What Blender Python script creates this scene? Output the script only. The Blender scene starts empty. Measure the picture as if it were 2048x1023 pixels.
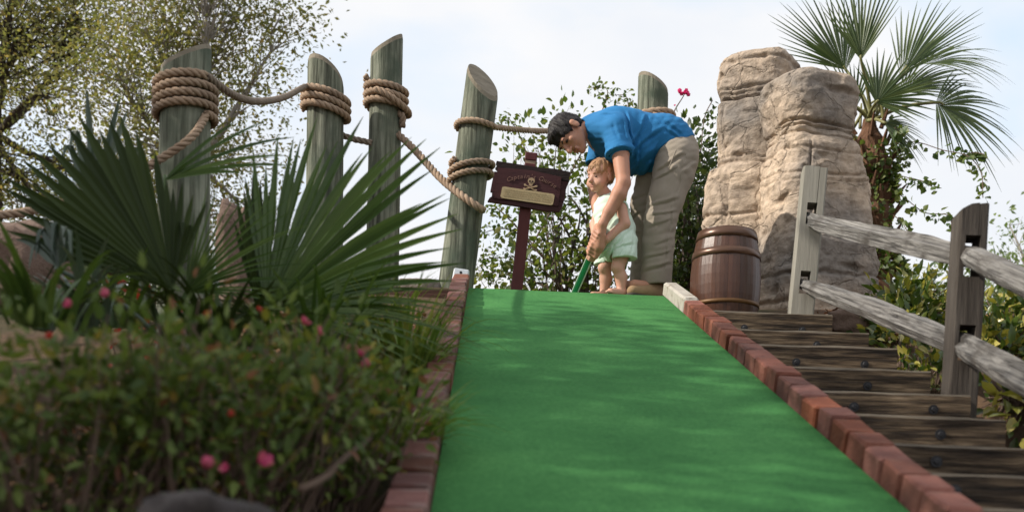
import bpy, math, random
import numpy as np
from mathutils import Vector, Matrix, noise as mnoise

R = math.radians
random.seed(7)
rng = np.random.default_rng(7)
scene = bpy.context.scene
COL = scene.collection

# ------------------------------------------------------------------ camera
CAM_H = 1.0                      # height of the lens above the lowest ground
FPX = 2150.0                     # focal length in photograph pixels
HORIZON = 1073.0                 # photograph row of the eye level
ROLL = R(2.0)
cam_d = bpy.data.cameras.new('camera')
cam = bpy.data.objects.new('camera', cam_d)
COL.objects.link(cam)
cam.location = (0, 0, CAM_H)
cam.matrix_world = Matrix.Translation((0, 0, CAM_H)) @ Matrix.Rotation(R(90), 4, 'X') @ Matrix.Rotation(ROLL, 4, 'Z')
cam_d.sensor_width = 36.0
cam_d.lens = 36.0 * FPX / 2048.0
cam_d.shift_y = (HORIZON - 511.5) / 2048.0
cam_d.clip_start = 0.05
cam_d.clip_end = 6000
cam_d.dof.use_dof = True
cam_d.dof.focus_distance = 6.8
cam_d.dof.aperture_fstop = 2.3
scene.camera = cam

# ------------------------------------------------------------------ sky, sun, exposure
SUN_TO = Vector((-0.80, -0.13, 0.57)).normalized()
world = bpy.data.worlds.new('World')
scene.world = world
world.use_nodes = True
wn, wl = world.node_tree.nodes, world.node_tree.links
wn.clear()
w_out = wn.new('ShaderNodeOutputWorld')
w_bg = wn.new('ShaderNodeBackground')
w_bg.inputs['Strength'].default_value = 0.1
w_sky = wn.new('ShaderNodeTexSky')
w_sky.sky_type = 'NISHITA'
w_sky.sun_disc = False
w_sky.sun_elevation = math.asin(SUN_TO.z)
w_sky.sun_rotation = math.atan2(SUN_TO.x, SUN_TO.y)
w_tc = wn.new('ShaderNodeTexCoord')
w_map = wn.new('ShaderNodeMapping')
w_map.inputs['Scale'].default_value = (1.0, 1.0, 1.9)
w_map.inputs['Location'].default_value = (25.85, 13.6, 0.62)
w_no = wn.new('ShaderNodeTexNoise')
w_no.inputs['Scale'].default_value = 2.3
w_no.inputs['Detail'].default_value = 7
w_no.inputs['Roughness'].default_value = 0.52
w_no.inputs['Distortion'].default_value = 0.25
w_rp = wn.new('ShaderNodeValToRGB')
w_rp.color_ramp.elements[0].position = 0.29
w_rp.color_ramp.elements[0].color = (0.25, 0.25, 0.25, 1)
w_rp.color_ramp.elements[1].position = 0.47
w_rp.color_ramp.elements[1].color = (1, 1, 1, 1)
w_no2 = wn.new('ShaderNodeTexNoise')
w_no2.inputs['Scale'].default_value = 5.0
w_no2.inputs['Detail'].default_value = 5
w_cl = wn.new('ShaderNodeValToRGB')      # cloud brightness, thick to thin
w_cl.color_ramp.elements[0].position = 0.3
w_cl.color_ramp.elements[0].color = (0.86, 0.90, 0.96, 1)
w_cl.color_ramp.elements[1].position = 0.7
w_cl.color_ramp.elements[1].color = (1.0, 0.99, 0.99, 1)
w_gain = wn.new('ShaderNodeVectorMath')
w_gain.operation = 'SCALE'
w_gain.inputs['Scale'].default_value = 8.3
w_bl = wn.new('ShaderNodeVectorMath')    # hazy clear sky between the clouds
w_bl.operation = 'MULTIPLY_ADD'
w_bl.inputs[1].default_value = (1.2, 1.2, 1.2)
w_bl.inputs[2].default_value = (3.3, 4.2, 4.7)
w_mx = wn.new('ShaderNodeMix')
w_mx.data_type = 'RGBA'
wl.new(w_tc.outputs['Generated'], w_map.inputs['Vector'])
wl.new(w_map.outputs['Vector'], w_no.inputs['Vector'])
wl.new(w_map.outputs['Vector'], w_no2.inputs['Vector'])
wl.new(w_no.outputs['Fac'], w_rp.inputs['Fac'])
wl.new(w_no2.outputs['Fac'], w_cl.inputs['Fac'])
wl.new(w_cl.outputs['Color'], w_gain.inputs[0])
wl.new(w_sky.outputs['Color'], w_bl.inputs[0])
wl.new(w_rp.outputs['Color'], w_mx.inputs['Factor'])
wl.new(w_bl.outputs['Vector'], w_mx.inputs['A'])
wl.new(w_gain.outputs['Vector'], w_mx.inputs['B'])
wl.new(w_mx.outputs['Result'], w_bg.inputs['Color'])
wl.new(w_bg.outputs['Background'], w_out.inputs['Surface'])

sun_d = bpy.data.lights.new('sun', 'SUN')
sun_d.energy = 4.6
sun_d.angle = R(0.53)
sun_d.color = (1.0, 0.93, 0.82)
sun = bpy.data.objects.new('sun', sun_d)
COL.objects.link(sun)
sun.rotation_euler = (-SUN_TO).to_track_quat('-Z', 'Y').to_euler()
sun.location = (-20, -8, 30)

vs = scene.view_settings
vs.view_transform = 'Standard'
vs.look = 'None'
vs.exposure = 0.28
vs.gamma = 1.0
vs.use_curve_mapping = False
scene.cycles.max_bounces = 6
scene.cycles.transparent_max_bounces = 4
scene.cycles.sample_clamp_indirect = 4.0

# ------------------------------------------------------------------ helpers
_c, _s = math.cos(ROLL), math.sin(ROLL)


def P(px, py, d):
    """The place d metres ahead of the lens seen at photograph pixel (px, py)."""
    dx, dy = px - 1024.0, py - HORIZON
    u = dx * _c + dy * _s
    v = -dx * _s + dy * _c
    return Vector((u / FPX * d, d, CAM_H - v / FPX * d))


def px_m(n, d):
    return n / FPX * d


def tag(o, label=None, cat=None, group=None, kind=None):
    if label:
        o['label'] = label
    if cat:
        o['category'] = cat
    if group:
        o['group'] = group
    if kind:
        o['kind'] = kind
    return o


def thing(name, label, cat, loc, group=None):
    o = bpy.data.objects.new(name, None)
    o.empty_display_size = 0.1
    COL.objects.link(o)
    o.location = loc
    return tag(o, label, cat, group)


def world_of(o):
    m = Matrix.Identity(4)
    while o is not None:
        m = (o.matrix_parent_inverse @ o.matrix_basis if o.parent else o.matrix_basis) @ m
        o = o.parent
    return m


def attach(o, parent):
    """parent o and leave it standing where its own coordinates say"""
    if parent is not None:
        o.parent = parent
        o.matrix_parent_inverse = world_of(parent).inverted()
    return o


def link(name, me, parent=None, mat=None, kind=None):
    o = bpy.data.objects.new(name, me)
    COL.objects.link(o)
    if mat is not None:
        if not isinstance(mat, (list, tuple)):
            mat = [mat]
        if len(me.materials) == 0:
            for m in mat:
                me.materials.append(m)
    attach(o, parent)
    if kind:
        o['kind'] = kind
    return o


class MB:
    """collects shapes for one mesh"""

    def __init__(self):
        self.v, self.f, self.m = [], [], []

    def add(self, vs, fs, mi=0):
        b = len(self.v)
        self.v.extend([tuple(x) for x in vs])
        self.f.extend([tuple(i + b for i in f) for f in fs])
        self.m.extend([mi] * len(fs))
        return self

    def box(self, c, size, rot=None, bev=0.0, mi=0, jit=0.0):
        hx, hy, hz = [s / 2 for s in size]
        M = rot if rot is not None else Matrix.Identity(3)
        c = Vector(c)
        if bev <= 0:
            vs = [Vector((x * hx, y * hy, z * hz)) for z in (-1, 1) for y in (-1, 1) for x in (-1, 1)]
            fs = [(0, 2, 3, 1), (4, 5, 7, 6), (0, 1, 5, 4), (2, 6, 7, 3), (0, 4, 6, 2), (1, 3, 7, 5)]
        else:                                      # chamfered box, 24 corners
            b = bev
            vs, idx = [], {}
            for sx in (-1, 1):
                for sy in (-1, 1):
                    for sz in (-1, 1):
                        for ax in range(3):
                            p = [sx * (hx - b), sy * (hy - b), sz * (hz - b)]
                            p[ax] = (sx, sy, sz)[ax] * (hx, hy, hz)[ax]
                            idx[(sx, sy, sz, ax)] = len(vs)
                            vs.append(Vector(p))
            fs = []
            for ax in range(3):
                o1, o2 = [a for a in range(3) if a != ax]
                for s in (-1, 1):
                    q = []
                    for a, bb in ((-1, -1), (1, -1), (1, 1), (-1, 1)):
                        k = [0, 0, 0]
                        k[ax], k[o1], k[o2] = s, a, bb
                        q.append(idx[(*k, ax)])
                    fs.append(tuple(q))
                for a in (-1, 1):                  # edges along ax
                    for bb in (-1, 1):
                        q = []
                        for s in (-1, 1):
                            k = [0, 0, 0]
                            k[ax], k[o1], k[o2] = s, a, bb
                            q.append((idx[(*k, o1)], idx[(*k, o2)]))
                        fs.append((q[0][0], q[1][0], q[1][1], q[0][1]))
            for sx in (-1, 1):
                for sy in (-1, 1):
                    for sz in (-1, 1):
                        fs.append(tuple(idx[(sx, sy, sz, a)] for a in range(3)))
        if jit:
            vs = [v + Vector((random.uniform(-jit, jit), random.uniform(-jit, jit), random.uniform(-jit, jit))) for v in vs]
        return self.add([M @ v + c for v in vs], fs, mi)

    def tube(self, pts, rad, n=8, cap=True, mi=0, wob=None):
        pts = [Vector(p) for p in pts]
        k = len(pts)
        if not hasattr(rad, '__len__'):
            rad = [rad] * k
        t0 = (pts[1] - pts[0]).normalized()
        up = Vector((0, 0, 1)) if abs(t0.z) < 0.9 else Vector((1, 0, 0))
        a = t0.cross(up).normalized()
        vs, fs = [], []
        for i in range(k):
            t = (pts[min(i + 1, k - 1)] - pts[max(i - 1, 0)])
            t = t.normalized() if t.length > 1e-9 else t0
            a = (a - t * a.dot(t))
            a = a.normalized() if a.length > 1e-6 else t.orthogonal().normalized()
            b = t.cross(a)
            for j in range(n):
                an = 2 * math.pi * j / n
                rr = rad[i] * (wob(i, j) if wob else 1.0)
                vs.append(pts[i] + (a * math.cos(an) + b * math.sin(an)) * rr)
        for i in range(k - 1):
            for j in range(n):
                j2 = (j + 1) % n
                fs.append((i * n + j, i * n + j2, (i + 1) * n + j2, (i + 1) * n + j))
        if cap:
            fs.append(tuple(range(n - 1, -1, -1)))
            fs.append(tuple((k - 1) * n + j for j in range(n)))
        return self.add(vs, fs, mi)

    def prism(self, poly, M, depth, mi=0):
        """polygon in local x,z extruded along local +y by depth, placed by 4x4 M"""
        n = len(poly)
        vs = [M @ Vector((x, 0, z)) for x, z in poly] + [M @ Vector((x, depth, z)) for x, z in poly]
        fs = [tuple(range(n)), tuple(range(2 * n - 1, n - 1, -1))]
        fs += [(i, i + n, (i + 1) % n + n, (i + 1) % n) for i in range(n)]
        return self.add(vs, fs, mi)

    def mesh(self, name, smooth=False, recalc=True):
        me = bpy.data.meshes.new(name)
        me.from_pydata(self.v, [], self.f)
        if any(self.m):
            me.polygons.foreach_set('material_index', self.m)
        if recalc:
            import bmesh
            bm = bmesh.new()
            bm.from_mesh(me)
            bmesh.ops.recalc_face_normals(bm, faces=bm.faces)
            bm.to_mesh(me)
            bm.free()
        if smooth:
            me.polygons.foreach_set('use_smooth', [True] * len(me.polygons))
        me.update()
        return me

    def build(self, name, mat, parent=None, smooth=False, kind=None, recalc=True):
        return link(name, self.mesh(name, smooth, recalc), parent, mat, kind)


def np_mesh(name, v, f, smooth=False):
    """v (n,3), f (m,k) arrays -> mesh, fast"""
    me = bpy.data.meshes.new(name)
    v = np.asarray(v, np.float32)
    f = np.asarray(f, np.int32)
    k = f.shape[1]
    me.vertices.add(len(v))
    me.vertices.foreach_set('co', v.ravel())
    me.loops.add(f.size)
    me.loops.foreach_set('vertex_index', f.ravel())
    me.polygons.add(len(f))
    me.polygons.foreach_set('loop_start', np.arange(0, f.size, k, dtype=np.int32))
    me.polygons.foreach_set('loop_total', np.full(len(f), k, np.int32))
    if smooth:
        me.polygons.foreach_set('use_smooth', np.ones(len(f), bool))
    me.update(calc_edges=True)
    me.validate()
    return me


def spline(pts, n=8):
    """Catmull-Rom through the points"""
    pts = [Vector(p) for p in pts]
    q = [pts[0] * 2 - pts[1]] + pts + [pts[-1] * 2 - pts[-2]]
    out = []
    for i in range(1, len(q) - 2):
        a, b, c, d = q[i - 1], q[i], q[i + 1], q[i + 2]
        for k in range(n):
            t = k / n
            out.append(0.5 * ((2 * b) + (c - a) * t + (2 * a - 5 * b + 4 * c - d) * t * t + (3 * b - a - 3 * c + d) * t ** 3))
    out.append(pts[-1])
    return out


def resample(pts, step):
    pts = [Vector(p) for p in pts]
    out = [pts[0]]
    acc = 0.0
    for a, b in zip(pts, pts[1:]):
        L = (b - a).length
        if L < 1e-9:
            continue
        t = step - acc
        while t <= L:
            out.append(a.lerp(b, t / L))
            t += step
        acc = L - (t - step)
    return out


def rope_mesh(mb, path, r, strands=3, lay=5.2, n=6):
    """three strands laid round one another along the path"""
    pts = resample(path, r * 0.55)
    if len(pts) < 3:
        return
    fr = []
    a = (pts[1] - pts[0]).normalized().orthogonal().normalized()
    for i in range(len(pts)):
        t = (pts[min(i + 1, len(pts) - 1)] - pts[max(i - 1, 0)]).normalized()
        a = (a - t * a.dot(t)).normalized()
        fr.append((a.copy(), t.cross(a)))
    for s in range(strands):
        sp = []
        for i, p in enumerate(pts):
            an = 2 * math.pi * (i * r * 0.55 / (lay * r) + s / strands)
            sp.append(p + (fr[i][0] * math.cos(an) + fr[i][1] * math.sin(an)) * r * 0.50)
        mb.tube(sp, r * 0.53, n)


# ---- leaves scattered as one mesh
def leaf_template(L=1.0, W=0.4, fold=0.12, curl=0.15, kind='ovate'):
    prof = {'ovate': [(0, 0.02), (0.3, 0.5), (0.62, 0.40), (1, 0.0)],
            'lance': [(0, 0.03), (0.25, 0.42), (0.6, 0.46), (1, 0.0)],
            'round': [(0, 0.05), (0.25, 0.52), (0.7, 0.5), (1, 0.03)]}[kind]
    v = []
    for t, w in prof:
        z = -curl * t * t * L
        for sx in (-1, 0, 1):
            v.append((sx * w * W, t * L, z + (abs(sx) * w * fold)))
    f = []
    for i in range(len(prof) - 1):
        for j in range(2):
            f.append((i * 3 + j, i * 3 + j + 1, i * 3 + j + 4, i * 3 + j + 3))
    return np.array(v, float), np.array(f, int)


SIMPLE_LEAF = (np.array([(0, 0, 0), (0.24, 0.45, 0.05), (0, 1, -0.12), (-0.24, 0.45, 0.05)], float), np.array([(0, 1, 2, 3)]))


def frames(dirs, roll=None, up_bias=0.6):
    """(n,3) leaf directions -> (n,3,3) matrices with columns side, dir, normal"""
    n = len(dirs)
    d = dirs / np.maximum(np.linalg.norm(dirs, axis=1, keepdims=True), 1e-9)
    ref = rng.normal(size=(n, 3)) * (1 - up_bias) + np.array([0, 0, 1.0]) * up_bias
    s = np.cross(d, ref)
    s /= np.maximum(np.linalg.norm(s, axis=1, keepdims=True), 1e-9)
    nn = np.cross(s, d)
    return np.stack([s, d, nn], axis=2)


def scatter_mesh(name, tmpl, pos, M, scale, smooth=False):
    tv, tf = tmpl
    n = len(pos)
    scale = np.broadcast_to(np.asarray(scale, float), (n,))
    v = np.einsum('nij,kj->nki', M, tv) * scale[:, None, None] + pos[:, None, :]
    f = tf[None] + (np.arange(n) * len(tv))[:, None, None]
    return np_mesh(name, v.reshape(-1, 3), f.reshape(-1, tf.shape[1]), smooth)


# ------------------------------------------------------------------ materials
def new_mat(name):
    m = bpy.data.materials.new(name)
    m.use_nodes = True
    nt = m.node_tree
    b = nt.nodes['Principled BSDF']
    return m, nt, nt.nodes, nt.links, b


def ramp(nodes, cols, pos=None):
    r = nodes.new('ShaderNodeValToRGB')
    e = r.color_ramp.elements
    n = len(cols)
    pos = pos or [i / (n - 1) for i in range(n)]
    while len(e) < n:
        e.new(0.5)
    for i in range(n):
        e[i].position = pos[i]
        e[i].color = (*cols[i], 1)
    return r


def surf(name, cols, scale=6.0, stretch=(1, 1, 1), rough=0.8, bump=0.3, bscale=None, detail=6, pos=None, vary=0.0,
         coord='Object', spec=0.3, dist=0.01, fine=None, metallic=0.0, second=None, hue=0.0):
    """noise-coloured, bumped surface; vary shifts brightness per object; second=(colour, scale, lo, hi) adds stains"""
    m, nt, N, L, b = new_mat(name)
    tc = N.new('ShaderNodeTexCoord')
    mp = N.new('ShaderNodeMapping')
    mp.inputs['Scale'].default_value = stretch
    L.new(tc.outputs[coord], mp.inputs['Vector'])
    vec = mp.outputs['Vector']
    oi = N.new('ShaderNodeObjectInfo')
    if vary:
        av = N.new('ShaderNodeVectorMath')
        av.operation = 'MULTIPLY_ADD'
        cx = N.new('ShaderNodeCombineXYZ')
        for k in 'XYZ':
            L.new(oi.outputs['Random'], cx.inputs[k])
        L.new(cx.outputs[0], av.inputs[0])
        av.inputs[1].default_value = (13, 7, 5)
        L.new(vec, av.inputs[2])
        vec = av.outputs[0]
    no = N.new('ShaderNodeTexNoise')
    no.inputs['Scale'].default_value = scale
    no.inputs['Detail'].default_value = detail
    no.inputs['Roughness'].default_value = 0.62
    L.new(vec, no.inputs['Vector'])
    r = ramp(N, cols, pos)
    L.new(no.outputs['Fac'], r.inputs['Fac'])
    col = r.outputs['Color']
    if second:
        sc, ss, lo, hi = second
        n2 = N.new('ShaderNodeTexNoise')
        n2.inputs['Scale'].default_value = ss
        n2.inputs['Detail'].default_value = 5
        L.new(tc.outputs[coord], n2.inputs['Vector'])
        r2 = ramp(N, [(0, 0, 0), (1, 1, 1)], [lo, hi])
        L.new(n2.outputs['Fac'], r2.inputs['Fac'])
        mx = N.new('ShaderNodeMix')
        mx.data_type = 'RGBA'
        L.new(r2.outputs['Color'], mx.inputs['Factor'])
        L.new(col, mx.inputs['A'])
        mx.inputs['B'].default_value = (*sc, 1)
        col = mx.outputs['Result']
    if vary:
        mr = N.new('ShaderNodeMapRange')
        mr.inputs['To Min'].default_value = 1 - vary
        mr.inputs['To Max'].default_value = 1 + vary
        L.new(oi.outputs['Random'], mr.inputs['Value'])
        hs = N.new('ShaderNodeHueSaturation')
        L.new(mr.outputs['Result'], hs.inputs['Value'])
        if hue:
            fr_ = N.new('ShaderNodeMath')
            fr_.operation = 'MULTIPLY'
            fr_.inputs[1].default_value = 7.31
            L.new(oi.outputs['Random'], fr_.inputs[0])
            fr2 = N.new('ShaderNodeMath')
            fr2.operation = 'FRACT'
            L.new(fr_.outputs[0], fr2.inputs[0])
            mh = N.new('ShaderNodeMapRange')
            mh.inputs['To Min'].default_value = 0.5 - hue
            mh.inputs['To Max'].default_value = 0.5 + hue
            L.new(fr2.outputs[0], mh.inputs['Value'])
            L.new(mh.outputs['Result'], hs.inputs['Hue'])
            ms = N.new('ShaderNodeMapRange')
            ms.inputs['To Min'].default_value = 0.82
            ms.inputs['To Max'].default_value = 1.1
            L.new(fr2.outputs[0], ms.inputs['Value'])
            L.new(ms.outputs['Result'], hs.inputs['Saturation'])
        L.new(col, hs.inputs['Color'])
        col = hs.outputs['Color']
    L.new(col, b.inputs['Base Color'])
    b.inputs['Roughness'].default_value = rough
    b.inputs['Metallic'].default_value = metallic
    b.inputs['Specular IOR Level'].default_value = spec
    if bump:
        nb = N.new('ShaderNodeTexNoise')
        nb.inputs['Scale'].default_value = bscale or scale * 2
        nb.inputs['Detail'].default_value = 6
        nb.inputs['Roughness'].default_value = 0.65
        L.new(vec, nb.inputs['Vector'])
        bp = N.new('ShaderNodeBump')
        bp.inputs['Strength'].default_value = bump
        bp.inputs['Distance'].default_value = dist
        L.new(nb.outputs['Fac'], bp.inputs['Height'])
        L.new(bp.outputs['Normal'], b.inputs['Normal'])
    return m


def leafy(name, cols, pos=None, rough=0.45, trans=0.3, spec=0.4, tcol=(1.3, 1.4, 0.6), per_object=False):
    """leaf: every island its own shade, some light through"""
    m, nt, N, L, b = new_mat(name)
    if per_object:
        src = N.new('ShaderNodeObjectInfo').outputs['Random']
    else:
        src = N.new('ShaderNodeNewGeometry').outputs['Random Per Island']
    r = ramp(N, cols, pos)
    L.new(src, r.inputs['Fac'])
    L.new(r.outputs['Color'], b.inputs['Base Color'])
    b.inputs['Roughness'].default_value = rough
    b.inputs['Specular IOR Level'].default_value = spec
    tr = N.new('ShaderNodeBsdfTranslucent')
    mu = N.new('ShaderNodeVectorMath')
    mu.operation = 'MULTIPLY'
    mu.inputs[1].default_value = tcol
    L.new(r.outputs['Color'], mu.inputs[0])
    L.new(mu.outputs[0], tr.inputs['Color'])
    mx = N.new('ShaderNodeMixShader')
    mx.inputs['Fac'].default_value = trans
    L.new(b.outputs[0], mx.inputs[1])
    L.new(tr.outputs[0], mx.inputs[2])
    L.new(mx.outputs[0], N['Material Output'].inputs['Surface'])
    return m


MAT = {}
MAT['ground'] = surf('mulched_soil', [(0.035, 0.022, 0.014), (0.10, 0.06, 0.035), (0.19, 0.11, 0.06)], 9, rough=0.95, bump=0.9, bscale=40, dist=0.03, second=((0.05, 0.06, 0.025), 1.2, 0.5, 0.65))
MAT['mulch'] = leafy('bark_mulch', [(0.10, 0.045, 0.02), (0.26, 0.12, 0.05), (0.40, 0.21, 0.10), (0.16, 0.09, 0.05)], rough=0.9, trans=0.0)
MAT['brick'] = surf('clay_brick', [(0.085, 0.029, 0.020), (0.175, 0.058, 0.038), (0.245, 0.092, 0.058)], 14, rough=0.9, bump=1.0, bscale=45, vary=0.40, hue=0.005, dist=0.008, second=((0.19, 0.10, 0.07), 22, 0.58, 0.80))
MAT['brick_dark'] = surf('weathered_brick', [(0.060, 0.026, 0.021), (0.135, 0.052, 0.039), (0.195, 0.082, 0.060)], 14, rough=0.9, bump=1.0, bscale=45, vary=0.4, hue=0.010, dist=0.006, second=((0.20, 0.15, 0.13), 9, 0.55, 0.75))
MAT['mortar'] = surf('brick_mortar', [(0.03, 0.027, 0.024), (0.09, 0.08, 0.07)], 20, rough=0.95, bump=0.5)
MAT['white_block'] = surf('weathered_white_block', [(0.28, 0.25, 0.21), (0.50, 0.47, 0.42)], 14, rough=0.85, bump=0.4, second=((0.22, 0.18, 0.14), 18, 0.56, 0.7))
MAT['metal_white'] = surf('painted_metal', [(0.38, 0.41, 0.45), (0.62, 0.65, 0.69)], 25, rough=0.5, bump=0.15, second=((0.15, 0.13, 0.12), 30, 0.6, 0.7))
MAT['dark_metal'] = surf('dark_bolt_steel', [(0.012, 0.012, 0.013), (0.05, 0.05, 0.055)], 30, rough=0.6, bump=0.2, metallic=0.3)
MAT['piling'] = surf('weathered_piling_wood', [(0.030, 0.030, 0.023), (0.090, 0.096, 0.070), (0.172, 0.184, 0.138), (0.27, 0.28, 0.222)], 5, stretch=(6, 6, 0.36), rough=0.92, bump=1.0, bscale=7, vary=0.12, dist=0.02, pos=[0.30, 0.43, 0.54, 0.70], second=((0.075, 0.095, 0.068), 4, 0.5, 0.68))
MAT['piling_cut'] = surf('cut_wood_end', [(0.09, 0.075, 0.055), (0.21, 0.18, 0.135), (0.33, 0.295, 0.24)], 9, stretch=(1, 1, 3), rough=0.9, bump=0.4)
MAT['timber'] = surf('dark_creosote_timber', [(0.010, 0.007, 0.005), (0.042, 0.029, 0.019), (0.125, 0.088, 0.055), (0.28, 0.205, 0.132)], 3.2, stretch=(1.0, 10, 13), rough=0.88, bump=1.0, bscale=5, vary=0.25, pos=[0.33, 0.45, 0.56, 0.70], dist=0.015)
MAT['timber_red'] = surf('reddish_timber', [(0.025, 0.012, 0.009), (0.075, 0.036, 0.025), (0.16, 0.085, 0.055)], 3.5, stretch=(1.1, 10, 12), rough=0.85, bump=0.8, bscale=5, vary=0.2, dist=0.015)
MAT['timber_edge'] = surf('worn_timber_edge', [(0.04, 0.032, 0.025), (0.11, 0.09, 0.068), (0.20, 0.17, 0.13)], 4, stretch=(1.5, 8, 8), rough=0.9, bump=0.6, vary=0.1)
MAT['rail'] = surf('silvered_rail_wood', [(0.020, 0.018, 0.017), (0.11, 0.102, 0.096), (0.24, 0.228, 0.215), (0.38, 0.362, 0.34)], 3.2, stretch=(0.55, 24, 24), rough=0.92, bump=1.0, bscale=4, vary=0.12, pos=[0.30, 0.40, 0.52, 0.70], dist=0.03, detail=10, second=((0.10, 0.088, 0.078), 6, 0.54, 0.72))
MAT['fence_post'] = surf('grey_post_wood', [(0.018, 0.014, 0.012), (0.052, 0.043, 0.036), (0.135, 0.118, 0.10)], 3.5, stretch=(8, 8, 0.7), rough=0.9, bump=0.8, bscale=6, vary=0.12, dist=0.015)
MAT['fence_post_new'] = surf('pale_post_wood', [(0.15, 0.14, 0.115), (0.25, 0.235, 0.20), (0.34, 0.32, 0.28)], 3.0, stretch=(8, 8, 0.6), rough=0.88, bump=0.4, bscale=6, dist=0.01)
MAT['tenon'] = surf('raw_tenon_wood', [(0.25, 0.20, 0.12), (0.48, 0.40, 0.27)], 8, rough=0.9, bump=0.5)
MAT['slot'] = surf('dark_mortise', [(0.012, 0.01, 0.008), (0.03, 0.025, 0.02)], 10, rough=0.95, bump=0)
MAT['rope'] = surf('manila_rope', [(0.15, 0.10, 0.065), (0.33, 0.235, 0.165), (0.47, 0.36, 0.265)], 14, rough=0.95, bump=0.7, bscale=120, dist=0.004, second=((0.20, 0.15, 0.115), 4, 0.5, 0.7))
MAT['rope_grey'] = surf('grey_weathered_rope', [(0.12, 0.092, 0.07), (0.24, 0.19, 0.15), (0.33, 0.275, 0.225)], 14, rough=0.95, bump=0.7, bscale=120, dist=0.004)
MAT['sign'] = surf('maroon_paint', [(0.035, 0.010, 0.012), (0.060, 0.017, 0.020), (0.080, 0.026, 0.027)], 5, stretch=(1, 1, 5), rough=0.6, bump=0.35, bscale=14, dist=0.006)
MAT['sign_post'] = surf('red_brown_paint', [(0.075, 0.016, 0.016), (0.125, 0.030, 0.030)], 6, stretch=(4, 4, 1), rough=0.6, bump=0.3, dist=0.006)
MAT['sign_dark'] = surf('charred_board_edge', [(0.010, 0.007, 0.007), (0.035, 0.018, 0.018)], 8, stretch=(1, 1, 5), rough=0.8, bump=0.6, dist=0.01)
MAT['gold'] = surf('gold_paint', [(0.34, 0.22, 0.13), (0.50, 0.37, 0.24)], 60, rough=0.6, bump=0)
MAT['letter'] = surf('faded_letter_paint', [(0.13, 0.055, 0.045), (0.34, 0.20, 0.16)], 70, rough=0.7, bump=0)
MAT['parchment'] = surf('parchment_panel', [(0.42, 0.31, 0.17), (0.58, 0.47, 0.29)], 16, rough=0.7, bump=0.1)
MAT['ink'] = surf('faded_ink', [(0.22, 0.16, 0.09), (0.40, 0.31, 0.18)], 90, rough=0.8, bump=0)
MAT['barrel'] = surf('varnished_oak', [(0.020, 0.007, 0.004), (0.062, 0.022, 0.010), (0.12, 0.045, 0.020)], 4, stretch=(6, 6, 0.8), rough=0.40, bump=0.25, bscale=10, vary=0.22, spec=0.5, dist=0.006)
MAT['hoop'] = surf('copper_brown_hoop', [(0.055, 0.026, 0.015), (0.13, 0.065, 0.038)], 7, rough=0.34, bump=0.1, metallic=0.35, spec=0.5)
MAT['hoop_low'] = surf('rusty_ochre_hoop', [(0.08, 0.038, 0.013), (0.15, 0.075, 0.025)], 7, rough=0.45, bump=0.15, metallic=0.2)
MAT['boulder'] = surf('grey_boulder', [(0.09, 0.07, 0.06), (0.21, 0.175, 0.15), (0.34, 0.30, 0.27)], 3.5, rough=0.92, bump=0.9, bscale=14, dist=0.03)
MAT['bark'] = surf('pale_bark', [(0.16, 0.14, 0.12), (0.34, 0.31, 0.27)], 4, stretch=(5, 5, 1), rough=0.9, bump=0.6)
MAT['dark_bark'] = surf('dark_bark', [(0.035, 0.026, 0.02), (0.10, 0.08, 0.065)], 6, stretch=(4, 4, 1), rough=0.9, bump=0.7)
MAT['palm_bark'] = surf('fibrous_palm_trunk', [(0.045, 0.022, 0.012), (0.14, 0.07, 0.04), (0.25, 0.15, 0.09)], 6, stretch=(3, 3, 1), rough=0.95, bump=0.9, bscale=20, dist=0.02)
MAT['twig'] = surf('brown_twig', [(0.07, 0.045, 0.034), (0.18, 0.125, 0.095)], 8, rough=0.9, bump=0.3)
MAT['tree_leaf'] = leafy('olive_tree_leaf', [(0.115, 0.128, 0.060), (0.170, 0.175, 0.075), (0.225, 0.200, 0.085), (0.145, 0.172, 0.085), (0.255, 0.190, 0.090)], rough=0.6, spec=0.2, trans=0.48, tcol=(1.5, 1.5, 0.75))
MAT['shade_leaf'] = leafy('shade_tree_leaf', [(0.04, 0.06, 0.02), (0.07, 0.09, 0.03)], trans=0.25)
MAT['azalea_leaf'] = leafy('azalea_leaf', [(0.052, 0.082, 0.024), (0.088, 0.130, 0.032), (0.140, 0.180, 0.044), (0.064, 0.102, 0.038), (0.25, 0.215, 0.045), (0.20, 0.09, 0.06)], pos=[0, 0.3, 0.6, 0.8, 0.93, 0.98], trans=0.28, rough=0.6, spec=0.2)
MAT['petal'] = leafy('pink_petal', [(0.42, 0.025, 0.15), (0.55, 0.06, 0.19), (0.46, 0.13, 0.14)], trans=0.35, tcol=(1.2, 1.2, 1.2))
MAT['petal_red'] = leafy('red_bract', [(0.32, 0.02, 0.02), (0.50, 0.05, 0.03)], trans=0.25, tcol=(1.2, 1, 1))
MAT['magenta'] = leafy('magenta_bract', [(0.55, 0.02, 0.14), (0.75, 0.05, 0.22)], trans=0.35, tcol=(1.2, 1.2, 1.2))
MAT['boug_leaf'] = leafy('bougainvillea_leaf', [(0.050, 0.085, 0.024), (0.085, 0.125, 0.034), (0.130, 0.160, 0.046), (0.190, 0.190, 0.062)], trans=0.42, rough=0.5, spec=0.25)
MAT['boug_dark'] = leafy('dark_shrub_leaf', [(0.030, 0.052, 0.018), (0.055, 0.084, 0.026), (0.095, 0.125, 0.038)], trans=0.35)
MAT['croton'] = leafy('variegated_leaf', [(0.028, 0.055, 0.012), (0.050, 0.085, 0.016), (0.085, 0.115, 0.022), (0.30, 0.27, 0.05), (0.42, 0.36, 0.11)], pos=[0, 0.35, 0.62, 0.84, 1.0], rough=0.32, trans=0.25, spec=0.5)
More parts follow.
